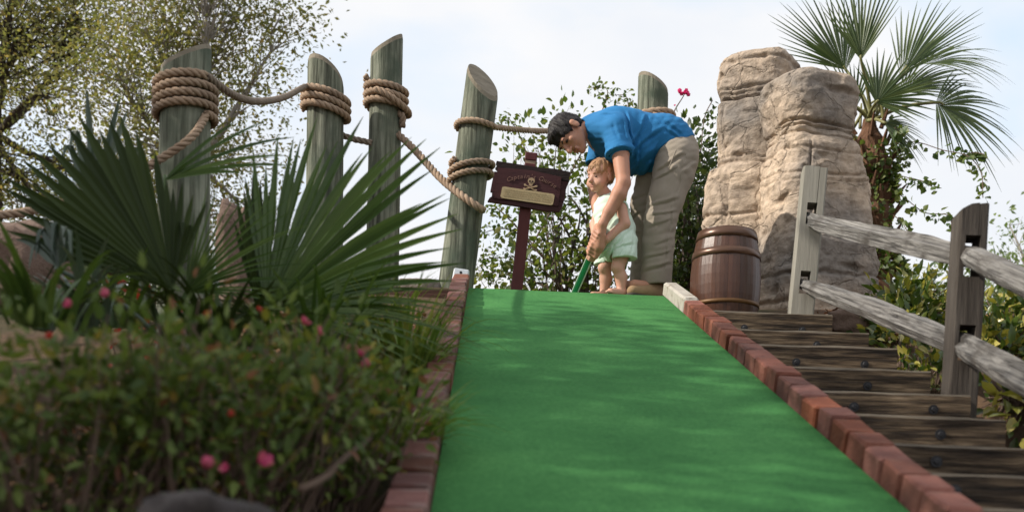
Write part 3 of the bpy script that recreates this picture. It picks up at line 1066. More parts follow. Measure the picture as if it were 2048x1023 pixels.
pillar('front_pillar', R(16), d2, 2.0, prof_px(rows2, d2), 2, rock, [(z_of(268, d2), .055, .007), (z_of(277, d2), .035, .005), (z_of(290, d2), .035, .006), (z_of(318, d2), .018, .008), (z_of(362, d2), .022, .007), (z_of(376, d2), .016, .006), (z_of(560, d2), .03, .012), (z_of(610, d2), .035, .012)], [(4.35, .035, z_of(620, d2), z_of(300, d2)), (4.05, .03, z_of(560, d2), z_of(400, d2)), (4.9, .022, z_of(520, d2), z_of(380, d2))])

# ------------------------------------------------------------------ wooden pilings and their ropes
PIL = {}


def piling(key, label, base, topc, d, wpx, cut, d_top=None, group='weathered wooden pilings'):
    a = P(base[0], base[1], d)
    b = P(topc[0], topc[1], d_top or d)
    ax = (b - a).normalized()
    a = a - ax * 0.5
    r = px_m(wpx, d) / 2
    X = (Vector((1, 0, 0)) - ax * ax.x).normalized()
    Y = ax.cross(X)
    H = (b - a).length
    o = thing('wooden_piling', label, 'piling', a + ax * 0.3, group)
    mb = MB()
    n, k = 28, 16
    vs, fs, mi = [], [], []
    ph = random.uniform(0, 9)
    rad = [r * (1 + 0.035 * mnoise.noise(Vector((math.cos(2 * math.pi * j / n) * 1.5, math.sin(2 * math.pi * j / n) * 1.5, ph))) + random.uniform(-0.008, 0.008)) for j in range(n)]

    def ring(t, sc=1.0, up=0.0):
        out = []
        for j in range(n):
            an = 2 * math.pi * j / n
            x, y = rad[j] * sc * math.cos(an), rad[j] * sc * math.sin(an)
            ht = H + cut[0] * x + cut[1] * y + (cut[2] * (x * x + y * y) / r if len(cut) > 2 else 0)
            h = ht * t + up
            wob = 1 + 0.012 * mnoise.noise(Vector((h * 2.5, j * 0.4, ph)))
            taper = 1.03 - 0.05 * t
            out.append(a + ax * h + X * x * wob * taper + Y * y * wob * taper)
        return out
    for i in range(k):
        vs += ring(i / (k - 1) * 0.985)
    vs += ring(1.0, 0.955)
    vs += ring(1.0, 0.6)
    vs += ring(1.0, 0.2)
    for i in range(k + 2):
        for j in range(n):
            fs.append((i * n + j, i * n + (j + 1) % n, (i + 1) * n + (j + 1) % n, (i + 1) * n + j))
            mi.append(0 if i < k - 1 else 1)
    fs.append(tuple((k + 2) * n + j for j in range(n)))
    mi.append(1)
    nshaft = (k - 1) * n
    mb.add(vs, fs[:nshaft])
    sh = mb.build('shaft', MAT['piling'], o, smooth=False)
    sh.data.polygons.foreach_set('use_smooth', [True] * len(sh.data.polygons))
    mb = MB()
    used = vs[(k - 1) * n:]
    mb.add(used, [tuple(q - (k - 1) * n for q in f) for f in fs[nshaft:]])
    mb.build('cut_top', MAT['piling_cut'], o)
    PIL[key] = (a, ax, X, Y, r, d)
    return o


def axis_at(key, py):
    """point on the piling's axis at photograph row py"""
    a, ax, X, Y, r, d = PIL[key]
    lo_, hi_ = 0.0, 6.0
    f = lambda h: HORIZON - (lambda v: (v.z - CAM_H) / v.y * FPX)(a + ax * h)
    for _ in range(40):
        mid = (lo_ + hi_) / 2
        c = a + ax * mid
        u, v = c.x / c.y * FPX, -(c.z - CAM_H) / c.y * FPX
        row = HORIZON + u * _s + v * _c
        if row > py:
            lo_ = mid
        else:
            hi_ = mid
    return a + ax * lo_


def coil(key, rope_r, y0, y1, turns, ang0, tilt=(0, 0), gap=1.0):
    """helix from row y0 to row y1 round the piling; ang 0 = right side, -90 = towards the lens"""
    a, ax, X, Y, r, d = PIL[key]
    c0, c1 = axis_at(key, y0), axis_at(key, y1)
    R_ = r * 1.02 + rope_r * gap
    out = []
    n = int(turns * 28)
    for i in range(n + 1):
        t = i / n
        an = R(ang0) + 2 * math.pi * turns * t
        x, y = R_ * math.cos(an), R_ * math.sin(an)
        out.append(c0.lerp(c1, t) + X * x + Y * y + ax * (tilt[0] * x + tilt[1] * y))
    return out


piling('p1', 'thick piling with slanted top and four rope turns, nearest on the left', (366, 560), (372, 112), 4.8, 101, (0.50, 0.30))
piling('p2', 'round-topped piling second from the left behind the fan frond', (648, 570), (652, 128), 7.2, 74, (-0.55, -0.5, -0.5))
piling('p3', 'tallest straight piling with a slant-cut top left of the ramp', (764, 580), (774, 88), 7.4, 65, (0.66, 0.27))
piling('p4', 'leaning piling with pale cut top just left of the sign', (908, 600), (966, 160), 7.0, 70, (-0.75, 0.85))
piling('p5', 'piling with slanted top behind the man in blue', (1298, 560), (1307, 165), 8.3, 62, (-0.60, -0.05))
piling('p6', 'piling outside the left edge of the view carrying the rope', (-330, 640), (-325, 180), 4.1, 110, (0.3, -0.3))


def rope(label, r, paths, mat='rope'):
    pts = []
    for p in paths:
        pts += [Vector(q) for q in p]
    mb = MB()
    rope_mesh(mb, pts, r)
    ends_ = (pts[0], pts[-1])
    o = mb.build('rope', MAT[mat], None, smooth=True, recalc=False)
    return tag(o, label, 'rope', 'manila ropes on the pilings')


rr = 0.0185
# first piling: rope comes from its left, crosses the front, four turns up, then away to the second
c1 = coil('p1', rr, 240, 166, 4.0, -30, (0.05, 0), .75)
low = spline([P(-300, 395, 4.1), P(-120, 432, 4.2), P(20, 428, 4.33), P(120, 408, 4.42), P(230, 372, 4.52), P(310, 325, 4.60), P(380, 277, 4.62), c1[0] + Vector((-0.005, -0.01, -0.03)), c1[0]], 10)
rope('rope from the left edge crossing the thick piling before its coil', rr, [low], 'rope')
rope('four neat rope turns wound round the thick slant-topped piling', rr, [c1], 'rope')
rope('smooth sagging rope between the thick piling and the round-topped piling', rr, [spline([c1[-1], P(470, 192, 5.0), P(520, 203, 5.6), P(570, 194, 6.4), P(606, 175, 7.0), P(622, 172, 7.08)], 10)], 'rope_grey')
rr2 = 0.0235
c2 = coil('p2', rr2, 230, 184, 3.0, 170, (-0.32, 0.0))
rope('loose rope coil tilted on the round-topped piling', rr2, [c2])
rope('short rope stretch between round-topped and tallest pilings', 0.022, [spline([P(668, 262, 7.26), P(700, 276, 7.3), P(745, 286, 7.33)], 8)], 'rope_grey')
c3 = coil('p3', rr2, 222, 168, 3.4, 60, (-0.22, 0.05))
c3b = coil('p3', rr2, 205, 190, 1.0, -110, (-0.55, 0.0), 2.0)
rope('bulky rope coil round the top of the tallest piling', rr2, [c3])
rope('slack rope loop slipping down the tallest piling', rr2, [c3b[:20] + [P(806, 232, 7.33), P(804, 258, 7.36)]])
rope('rope sloping down from the tallest piling to the leaning piling', 0.026, [spline([P(796, 268, 7.35), P(830, 300, 7.25), P(880, 355, 7.05), P(925, 392, 6.87), P(958, 415, 6.85), P(966, 420, 6.93)], 10)])
rr4 = 0.0195
c4 = coil('p4', rr4, 362, 322, 2.2, 150, (0.22, 0))
rope('two pale rope loops halfway up the leaning piling', rr4, [c4])
c4b = coil('p4', rr4, 258, 256, 0.62, 110, (-0.02, 0))
rope('taut rope from the leaning piling running behind the head of the man', rr4, [spline(c4b[::4] + [P(1000, 256, 7.0), P(1095, 262, 7.5), P(1200, 252, 8.0), P(1270, 240, 8.15)], 6)])
c5 = coil('p5', 0.03, 252, 232, 2.2, 60, (0.05, 0.0))
rope('thick rope knot on the piling behind the back of the man', 0.03, [c5])


# ------------------------------------------------------------------ pirate sign
def sign_build():
    d = 7.4
    o = thing('pirate_sign', 'tilted maroon wooden sign with skull emblem beside the leaning piling', 'sign', P(1032, 585, d))
    base, tip = P(1031, 600, d), P(1063, 306, d)
    ax = (tip - base).normalized()
    X = (Vector((1, 0, 0)) - ax * ax.x).normalized()
    Y = ax.cross(X)
    Mp = Matrix((X, Y, ax)).transposed()
    L = (tip - base).length
    w = px_m(23, d)
    m = MB()
    m.box(base.lerp(tip, 0.46), (w, w, L * 0.92), Mp, bev=0.006)
    m.build('post', MAT['sign_post'], o)
    m = MB()
    m.box(tip - ax * (L * 0.035), (w * 1.06, w * 1.06, L * 0.055), Mp, bev=0.006)
    m.build('post_cap', MAT['sign_post'], o)
    m = MB()
    m.box(tip - ax * (L * 0.073), (w * 0.92, w * 0.92, L * 0.020), Mp)
    m.build('rope_band', MAT['rope'], o)
    tl, tr, blc, brc = P(988, 328, d), P(1138, 351, d), P(978, 412, d), P(1129, 431, d)
    c = (tl + tr + blc + brc) / 4
    ex = ((tr - tl) + (brc - blc)).normalized()
    ez = (Vector((0, 0, 1)) - ex * ex.z)
    ez = (ez + ex * 0.02).normalized()
    ey = ez.cross(ex)
    Mb = Matrix.Translation(c) @ Matrix((ex, ey, ez)).transposed().to_4x4()
    W, H = ((tr - tl).length + (brc - blc).length) / 2, ((tl - blc).length + (tr - brc).length) / 2
    hw, hh = W / 2, H / 2
    yb = -w * 0.55
    planks = [
        [(-hw + .015, hh), (hw * .2, hh - .004), (hw * .6, hh + .002), (hw, hh - .006), (hw - .004, hh - .03), (hw + .001, hh - .068), (-hw + .035, hh - .068), (-hw + .012, hh - .05), (-hw + .024, hh - .03), (-hw + .012, hh - .02)],
        [(-hw + .010, hh - .072), (hw - .004, hh - .072), (hw - .012, hh - .12), (hw - .008, -hh + .10), (hw - .016, -hh + .075), (-hw + .004, -hh + .075), (-hw + .006, 0)],
        [(-hw + .016, -hh + .071), (hw - .015, -hh + .071), (hw - .02, -hh + .03), (hw - .034, -hh + .004), (hw * .5, -hh - .003), (-hw * .4, -hh + .004), (-hw - .004, -hh + .006), (-hw + .006, -hh + .03), (-hw + .02, -hh + .042)],
    ]
    for k, pl in enumerate(planks):
        m = MB()
        Mk = Mb @ Matrix.Translation((0, yb - 0.034 - (0.004 if k == 0 else 0), 0))
        m.prism(pl[::-1], Mk, 0.032)
        m.build('plank', MAT['sign_dark'] if k == 0 else MAT['sign'], o)
    m = MB()                                         # painted panel over the planks
    pan = [(-hw + .03, hh - .045), (0, hh - .032), (hw - .055, hh - .05), (hw - .045, -hh + .035), (-hw + .035, -hh + .028)]
    m.prism(pan[::-1], Mb @ Matrix.Translation((0, yb - 0.044, 0)), 0.008)
    m.build('painted_panel', MAT['sign'], o)
    yf = yb - 0.0455
    pw, ph, pz = W * .345, H * .125, -hh + H * .255
    m = MB()
    plaque = [(-pw, pz + ph), (-pw + .012, pz + ph + .006), (pw - .012, pz + ph + .002), (pw, pz + ph - .008), (pw - .002, pz - ph + .004), (pw - .014, pz - ph - .004), (-pw + .01, pz - ph - .002), (-pw - .003, pz - ph + .01)]
    m.prism(plaque[::-1], Mb @ Matrix.Translation((0, yf - 0.006, 0)), 0.008)
    plq = m.build('parchment_panel', MAT['parchment'], o)
    m = MB()                                         # rows of small faded script, too faint to read
    rnd = random.Random(3)
    for row in range(4):
        x = -pw + .018
        while x < pw - .02:
            L_ = rnd.uniform(.006, .018)
            for q in range(int(L_ / .0035)):
                xx = x + q * .0035
                zz = pz + ph - .012 - row * .0145 + rnd.uniform(-.0015, .0015)
                m.box(Mb @ Vector((xx, yf - 0.0075, zz)), (.0018, .001, rnd.uniform(.004, .008)), Mb.to_3x3())
            x += L_ + .006
    m.build('faded_script', MAT['ink'], plq)
    # arched lettering
    txt = "Captain's Course"
    vs, fs = MB(), None
    n = len(txt)
    dg = bpy.context.evaluated_depsgraph_get()
    mb = MB()
    Rr = W * 0.62
    for i, ch in enumerate(txt):
        if ch == ' ':
            continue
        cu = bpy.data.curves.new('glyph', 'FONT')
        cu.body = ch
        cu.size = 0.043
        cu.align_x = 'CENTER'
        cu.extrude = 0.0012
        cu.shear = 0.25
        cu.resolution_u = 3
        ob = bpy.data.objects.new('glyph', cu)
        me = bpy.data.meshes.new_from_object(ob)
        t = (i - (n - 1) / 2) / (n - 1)
        an = t * 0.98
        cx, cz = Rr * math.sin(an), hh - .085 + Rr * (math.cos(an) - 1)
        Ml = Mb @ Matrix.Translation((cx + .012, yf - 0.002, cz - 0.006)) @ Matrix.Rotation(an, 4, 'Y') @ Matrix.Rotation(R(90), 4, 'X')
        mb.add([Ml @ v.co for v in me.vertices], [tuple(p.vertices) for p in me.polygons])
        bpy.data.objects.remove(ob)
        bpy.data.meshes.remove(me)
        bpy.data.curves.remove(cu)
    mb.build('lettering', MAT['letter'], o)
    # skull and crossbones, slightly raised
    m = MB()
    sx, sz = 0.008, 0.022

    def disc(cx, cz, rx, rz, dep, y0=0.0, mm=m, n_=16):
        poly = [(cx + rx * math.cos(2 * math.pi * k / n_), cz + rz * math.sin(2 * math.pi * k / n_)) for k in range(n_)]
        mm.prism(poly, Mb @ Matrix.Translation((0, yf - y0, 0)), dep)
    disc(sx, sz + .014, .024, .022, .006, .005)
    disc(sx, sz - .010, .013, .012, .0055, .0048)
    for s1 in (-1, 1):
        for s2 in (-1, 1):
            disc(sx + s1 * .036, sz - .034 + s2 * s1 * .014, .007, .007, .005, .0046)
            disc(sx + s1 * .041, sz - .030 + s2 * s1 * .014, .006, .006, .005, .0044)
    for sg in (-1, 1):
        a = Mb @ Vector((sx - .036, yf - .003, sz - .034 + sg * .014))
        b = Mb @ Vector((sx + .036, yf - .003, sz - .034 - sg * .014))
        m.tube([a, b], .0045, 6)
    sk = m.build('skull_emblem', MAT['gold'], o)
    m2 = MB()
    for ex_ in (-.009, .009):
        disc(sx + ex_, sz + .010, .0062, .0066, .002, .0066, m2, 10)
    disc(sx, sz - .001, .003, .004, .002, .0066, m2, 8)
    m2.build('eye_socket', MAT['sign_dark'], sk)


sign_build()


# ------------------------------------------------------------------ barrel
def barrel():
    d = 6.42
    floor = noses[0].z
    c = P(1448, 640, d)
    top_z = P(1448, 466, d).z
    H = top_z - floor
    o = thing('wooden_barrel', 'varnished brown barrel standing at the head of the steps', 'barrel', (c.x, d, floor))
    prof = lambda t: np.interp(t, [0, .15, .35, .55, .75, .9, 1.0], [.176, .194, .206, .207, .196, .179, .166])
    N = 18
    for i in range(N):
        mb = MB()
        vs = []
        nz = 10
        a0, a1 = 2 * math.pi * (i + .006) / N, 2 * math.pi * (i + .994) / N
        for k in range(nz + 1):
            t = k / nz
            r = prof(t)
            for j in range(4):
                an = a0 + (a1 - a0) * j / 3
                rr_ = r + (0.0008 if j in (1, 2) else -0.0006)
                vs.append((rr_ * math.cos(an), rr_ * math.sin(an), t * H))
            for j in range(2):
                an = a1 - (a1 - a0) * j
                vs.append(((r - .018) * math.cos(an), (r - .018) * math.sin(an), t * H))
        fs = [(k * 6 + j, k * 6 + (j + 1) % 6, (k + 1) * 6 + (j + 1) % 6, (k + 1) * 6 + j) for k in range(nz) for j in range(6)]
        fs += [tuple(range(5, -1, -1)), tuple(nz * 6 + j for j in range(6))]
        mb.add(vs, fs)
        me = mb.mesh('stave')
        st = link('stave', me, None, MAT['barrel'])
        st.location = (c.x, d, floor)
        st.rotation_euler = (0, 0, R(3))
        attach(st, o)
    for t0, t1, mt in ((.895, .992, 'hoop'), (.70, .775, 'hoop'), (.195, .235, 'hoop_low'), (.02, .09, 'hoop')):
        mb = MB()
        vs = []
        n = 48
        prof_ = [(t0, .001), (t0, .0055), ((t0 + t1) / 2, .0062), (t1, .0055), (t1, .001)]
        for k, (t, off) in enumerate(prof_):
            for j in range(n):
                an = 2 * math.pi * j / n
                vs.append((c.x + (prof(t) + off) * math.cos(an), d + (prof(t) + off) * math.sin(an), floor + t * H))
        fs = [(k * n + j, k * n + (j + 1) % n, (k + 1) * n + (j + 1) % n, (k + 1) * n + j) for k in range(4) for j in range(n)]
        mb.add(vs, fs)
        mb.build('hoop', MAT[mt], o, smooth=True)
    mb = MB()
    n = 32
    mb.add([(c.x + .155 * math.cos(2 * math.pi * j / n), d + .155 * math.sin(2 * math.pi * j / n), floor + H - z) for z in (.03, .05) for j in range(n)],
           [tuple(range(n)), tuple(range(2 * n - 1, n - 1, -1))] + [(j, j + n, (j + 1) % n + n, (j + 1) % n) for j in range(n)])
    mb.build('barrel_head', MAT['barrel'], o)


barrel()

# ------------------------------------------------------------------ split rail fence
fence = thing('split_rail_fence', 'weathered split rail fence running down beside the timber steps', 'fence', P(1910, 800, 4.25))


def fpost(base, topc, d, w, dep, holes, mat, cut_left, rotz=0.0, below=0.35):
    a, b = P(*base, d), P(*topc, d)
    ax = (b - a).normalized()
    a = a - ax * below
    H = (b - a).length
    X = (Vector((math.cos(rotz), math.sin(rotz), 0)) - ax * (Vector((math.cos(rotz), math.sin(rotz), 0)).dot(ax))).normalized()
    Y = ax.cross(X)
    M = Matrix.Translation(a) @ Matrix((X, Y, ax)).transposed().to_4x4()
    mb = MB()
    zz = [0.0]
    for h0, h1, _ in holes:
        zz += [h0, h1]
    zz.append(H)
    w2, d2 = w / 2, dep / 2
    outline = lambda z: 1 + 0.03 * mnoise.noise(Vector((z * 3, base[0], 0)))

    def slab(x0, x1, z0, z1, topcut=False):
        n = max(1, int((z1 - z0) / .08))
        vs = []
        for k in range(n + 1):
            z = z0 + (z1 - z0) * k / n
            f = outline(z)
            b_ = 0.008
            for x, y in ((x0 + (b_ if x0 <= -w2 else 0), -d2), (x1 - (b_ if x1 >= w2 else 0), -d2), (x1, -d2 + b_), (x1, d2), (x0, d2), (x0, -d2 + b_)):
                zq = z
                if topcut and k == n:
                    zq = z - cut_left * max(0, (-x + w2 * .1)) - 0.02 * abs(x) + 0.006 * mnoise.noise(Vector((x * 40, y * 40, 0)))
                vs.append(M @ Vector((x * f, y * f, zq)))
        fs = [(k * 6 + j, k * 6 + (j + 1) % 6, (k + 1) * 6 + (j + 1) % 6, (k + 1) * 6 + j) for k in range(n) for j in range(6)]
        fs += [tuple(range(5, -1, -1)), tuple(n * 6 + j for j in range(6))]
        mb.add(vs, fs)
    hi = 0
    for i in range(len(zz) - 1):
        if i % 2 == 0:
            if i == len(zz) - 2:                     # top block: three columns so the shoulder can be cut
                slab(-w2, -w2 * .25, zz[i], zz[i + 1], True)
                slab(-w2 * .25, w2 * .32, zz[i], zz[i + 1], True)
                slab(w2 * .36, w2, zz[i], zz[i + 1] - .004, True)
            else:
                slab(-w2, w2, zz[i], zz[i + 1])
        else:
            hw_ = holes[hi][2] / 2
            slab(-w2, -hw_, zz[i], zz[i + 1])
            slab(hw_, w2, zz[i], zz[i + 1])
            hi += 1
    mb.build('fence_post', mat, fence)
    return M, H


def h_at(base, topc, d, py, below=0.35):
    a, b = P(*base, d), P(*topc, d)
    t = (base[1] - py) / (base[1] - topc[1])
    return (b - a).length * t + below


A_b, A_t, A_d = (1599, 650), (1629, 340), 6.12
hA = lambda py: h_at(A_b, A_t, A_d, py)
fpost(A_b, A_t, A_d, .135, .13, [(hA(592), hA(547), .055), (hA(455), hA(412), .055)], MAT['fence_post_new'], 0.0, R(-8))
B_b, B_t, B_d = (1916, 830), (1942, 412), 4.28
hB = lambda py: h_at(B_b, B_t, B_d, py)
fpost(B_b, B_t, B_d, .112, .115, [(hB(725), hB(655), .062), (hB(560), hB(478), .058)], MAT['fence_post'], 0.55, R(-6))
C_b, C_t, C_d = (2330, 1010), (2360, 560), 3.1
hC = lambda py: h_at(C_b, C_t, C_d, py)
fpost(C_b, C_t, C_d, .112, .115, [(hC(920), hC(830), .062), (hC(720), hC(630), .058)], MAT['fence_post'], 0.4, R(-6))


def rail(pts, rads, seed, mat):
    path = spline(pts, 9)
    rr_ = np.interp(np.linspace(0, 1, len(path)), np.linspace(0, 1, len(rads)), rads)
    mb = MB()
    offs = [random.Random(seed * 31 + j).uniform(.76, 1.16) for j in range(14)]

    def wob(i, j):
        an = 2 * math.pi * j / 14
        return offs[j] * (1 + .10 * mnoise.noise(Vector((i * .35 + seed * 5, math.cos(an) * 1.4, math.sin(an) * 1.4)))) * (1 + (.07 if (j + seed) % 3 == 0 else -.04)) * (1 - .16 * max(0, mnoise.noise(Vector((i * .9 + seed * 3, j * 2.1, 4))) - .15))
    mb.tube(path, list(rr_), 14, wob=wob)
    # local frame along the rail so the grain follows it
    a, b = path[0], path[-1]
    ax = (b - a).normalized()
    Yv = Vector((0, 0, 1)).cross(ax).normalized()
    M = Matrix.Translation(a) @ Matrix((ax, Yv, ax.cross(Yv))).transposed().to_4x4()
    Mi = M.inverted()
    mb.v = [tuple(Mi @ Vector(v)) for v in mb.v]
    o = mb.build('rail', mat, None)
    o.matrix_basis = M
    attach(o, fence)
    return o


rail([P(1608, 432, 6.16), P(1650, 450, 5.9), P(1760, 475, 5.25), P(1860, 497, 4.65), P(1935, 515, 4.3)], [.028, .045, .054, .052, .042], 1, MAT['rail'])
rail([P(1915, 500, 4.45), P(1960, 520, 4.15), P(2040, 560, 3.8), P(2160, 618, 3.45), P(2345, 690, 3.08)], [.033, .050, .054, .052, .04], 2, MAT['rail'])
rail([P(1598, 566, 6.16), P(1640, 582, 5.9), P(1740, 618, 5.3), P(1840, 658, 4.7), P(1925, 694, 4.3)], [.024, .041, .051, .050, .042], 3, MAT['rail'])
rail([P(1895, 672, 4.45), P(1950, 700, 4.15), P(2040, 750, 3.75), P(2160, 812, 3.4), P(2345, 885, 3.08)], [.033, .052, .056, .052, .04], 4, MAT['rail'])

# ------------------------------------------------------------------ people: one smooth surface grown from a signed distance field
class Field:
    """smooth union of round cones and ellipsoids, then cuts"""

    def __init__(self, k=0.02):
        self.k = k
        self.ops = []

    def cone(self, a, b, r1, r2, k=None):
        self.ops.append(('c', np.array(a, float), np.array(b, float), r1, r2, self.k if k is None else k))
        return self

    def chain(self, pts, rads, k=None):
        for i in range(len(pts) - 1):
            self.cone(pts[i], pts[i + 1], rads[i], rads[i + 1], k)
        return self

    def ell(self, c, axes, rad, k=None):
        self.ops.append(('e', np.array(c, float), np.array(axes, float), np.array(rad, float), self.k if k is None else k))
        return self

    def cut_cone(self, a, b, r1, r2):
        self.ops.append(('xc', np.array(a, float), np.array(b, float), r1, r2))
        return self

    def cut_ell(self, c, axes, rad, k=0.0):
        self.ops.append(('xe', np.array(c, float), np.array(axes, float), np.array(rad, float)))
        return self

    def cut_plane(self, p, n):
        """remove what lies on the n side of p"""
        self.ops.append(('xp', np.array(p, float), np.array(n, float) / np.linalg.norm(n)))
        return self

    def disp(self, fn):
        self.ops.append(('d', fn))
        return self

    @staticmethod
    def _cone(Pq, a, b, r1, r2):
        ab = b - a
        t = np.clip(((Pq - a) @ ab) / max(ab @ ab, 1e-12), 0, 1)
        return np.linalg.norm(Pq - a - t[..., None] * ab, axis=-1) - (r1 + (r2 - r1) * t)

    @staticmethod
    def _ell(Pq, c, A, r):
        q = (Pq - c) @ A.T
        k0 = np.linalg.norm(q / r, axis=-1)
        k1 = np.linalg.norm(q / (r * r), axis=-1)
        return k0 * (k0 - 1) / np.maximum(k1, 1e-9)

    def bounds(self):
        lo, hi = np.full(3, 1e9), np.full(3, -1e9)
        for o in self.ops:
            if o[0] == 'c':
                for p, r in ((o[1], o[3]), (o[2], o[4])):
                    lo, hi = np.minimum(lo, p - r), np.maximum(hi, p + r)
            elif o[0] == 'e':
                m_ = o[3].max()
                lo, hi = np.minimum(lo, o[1] - m_), np.maximum(hi, o[1] + m_)
        return lo - 0.03, hi + 0.03

    def mesh(self, name, vox):
        lo, hi = self.bounds()
        n = np.ceil((hi - lo) / vox).astype(int) + 1
        ax = [lo[i] + vox * np.arange(n[i]) for i in range(3)]
        G = np.stack(np.meshgrid(*ax, indexing='ij'), -1)
        D = np.full(n, 0.12)
        for o in self.ops:
            if o[0] in ('c', 'e'):
                k = o[-1]
                if o[0] == 'c':
                    l_, h_ = np.minimum(o[1] - o[3], o[2] - o[4]), np.maximum(o[1] + o[3], o[2] + o[4])
                else:
                    l_, h_ = o[1] - o[3].max(), o[1] + o[3].max()
                i0 = np.clip(((l_ - 0.07 - lo) / vox).astype(int), 0, n)
                i1 = np.clip(((h_ + 0.07 - lo) / vox).astype(int) + 1, 0, n)
                sl = tuple(slice(a, b) for a, b in zip(i0, i1))
                q = G[sl]
                d = self._cone(q, o[1], o[2], o[3], o[4]) if o[0] == 'c' else self._ell(q, o[1], o[2], o[3])
                e = D[sl]
                h = np.clip(0.5 + 0.5 * (e - d) / max(k, 1e-6), 0, 1)
                D[sl] = e * (1 - h) + d * h - k * h * (1 - h)
            elif o[0] == 'xc':
                D = np.maximum(D, -self._cone(G, o[1], o[2], o[3], o[4]))
            elif o[0] == 'xe':
                D = np.maximum(D, -self._ell(G, o[1], o[2], o[3]))
            elif o[0] == 'xp':
                D = np.maximum(D, (G - o[1]) @ o[2])
            elif o[0] == 'd':
                D = D + o[1](G)
        v, f = surface_nets(D, lo, vox)
        return np_mesh(name, v, f, True)


def surface_nets(D, lo, vox):
    S = D < 0
    c = [S[a:S.shape[0] - 1 + a, b:S.shape[1] - 1 + b, d:S.shape[2] - 1 + d] for a in (0, 1) for b in (0, 1) for d in (0, 1)]
    any_, all_ = np.logical_or.reduce(c), np.logical_and.reduce(c)
    act = any_ & ~all_
    cells = np.argwhere(act)
    idx = -np.ones(act.shape, int)
    idx[act] = np.arange(len(cells))
    acc, cnt = np.zeros((len(cells), 3)), np.zeros(len(cells))
    corners = [(a, b, d) for a in (0, 1) for b in (0, 1) for d in (0, 1)]
    for p in corners:
        for ax in range(3):
            if p[ax]:
                continue
            q = list(p)
            q[ax] = 1
            d0 = D[tuple((cells + p).T)]
            d1 = D[tuple((cells + q).T)]
            m = (d0 < 0) != (d1 < 0)
            t = np.where(m, d0 / np.where(m, d0 - d1, 1), 0)
            pos = np.tile(np.array(p, float), (len(cells), 1))
            pos[:, ax] += t
            acc[m] += pos[m]
            cnt[m] += 1
    V = lo + (cells + acc / cnt[:, None]) * vox
    F = []
    for ax in range(3):
        o1, o2 = (ax + 1) % 3, (ax + 2) % 3
        sh = list(D.shape)
        sl0 = [slice(None)] * 3
        sl1 = [slice(None)] * 3
        sl0[ax], sl1[ax] = slice(0, -1), slice(1, None)
        ch = S[tuple(sl0)] != S[tuple(sl1)]
        e = np.argwhere(ch)
        e = e[(e[:, o1] > 0) & (e[:, o2] > 0) & (e[:, o1] < D.shape[o1] - 1) & (e[:, o2] < D.shape[o2] - 1)]
        q = []
        for a, b in ((1, 1), (0, 1), (0, 0), (1, 0)):
            g = e.copy()
            g[:, o1] -= a
            g[:, o2] -= b
            q.append(idx[tuple(g.T)])
        q = np.stack(q, 1)
        inside = S[tuple(e.T)]
        q[~inside] = q[~inside][:, ::-1]
        F.append(q)
    F = np.concatenate(F)
    return V, F[(F >= 0).all(1)]


def frame_from(up, fwd):
    """rows right, forward, up"""
    u = Vector(up).normalized()
    f = Vector(fwd)
    f = (f - u * f.dot(u)).normalized()
    r = f.cross(u)
    return np.array([r, f, u])


def head_prims(F, c, A, s, child=False):
    """head of height about 0.235*s, centred at c; A rows right, forward, up"""
    c = np.array(c)
    L = lambda x, y, z: c + s * (x * A[0] + y * A[1] + z * A[2])
    if not child:
        F.ell(L(0, -.012, .035), A, s * np.array((.076, .096, .086)), .01)
        F.ell(L(0, .028, -.030), A, s * np.array((.060, .066, .075)), .02)
        for x in (-1, 1):
            F.cone(L(x * .052, .0, -.05), L(x * .014, .068, -.098), s * .020, s * .018, .02)
            F.ell(L(x * .040, .062, -.022), A, s * np.array((.022, .022, .02)), .012)
            F.ell(L(x * .080, -.012, -.012), A, s * np.array((.009, .020, .032)), .006)
            F.ell(L(x * .083, -.016, .004), A, s * np.array((.008, .016, .016)), .004)
        F.cone(L(-.034, .083, .022), L(.034, .083, .022), s * .012, s * .012, .012)
        F.cone(L(0, .092, .010), L(0, .116, -.032), s * .009, s * .015, .008)
        for x in (-1, 1):
            F.ell(L(x * .012, .103, -.034), A, s * np.array((.010, .010, .008)), .006)
        F.cone(L(-.019, .092, -.060), L(.019, .092, -.060), s * .0075, s * .0075, .005)
        F.cone(L(-.016, .090, -.073), L(.016, .090, -.073), s * .0085, s * .0085, .005)
        F.ell(L(0, .082, -.098), A, s * np.array((.02, .018, .016)), .012)
        for x in (-1, 1):
            F.cut_ell(L(x * .031, .098, .002), A, s * np.array((.016, .014, .009)))
    else:
        F.ell(L(0, -.012, .030), A, s * np.array((.082, .098, .085)), .01)
        F.ell(L(0, .030, -.032), A, s * np.array((.064, .060, .064)), .025)
        for x in (-1, 1):
            F.ell(L(x * .040, .052, -.045), A, s * np.array((.030, .032, .028)), .02)
            F.ell(L(x * .081, -.010, -.012), A, s * np.array((.009, .018, .028)), .006)
        F.ell(L(0, .070, -.082), A, s * np.array((.022, .020, .018)), .016)
        F.cone(L(0, .082, .0), L(0, .100, -.026), s * .009, s * .014, .010)
        F.cone(L(-.016, .084, -.052), L(.016, .084, -.052), s * .0075, s * .0075, .006)
        F.cone(L(-.013, .082, -.064), L(.013, .082, -.064), s * .0075, s * .0075, .006)
        for x in (-1, 1):
            F.cut_ell(L(x * .032, .090, .0), A, s * np.array((.015, .012, .008)))
    return L


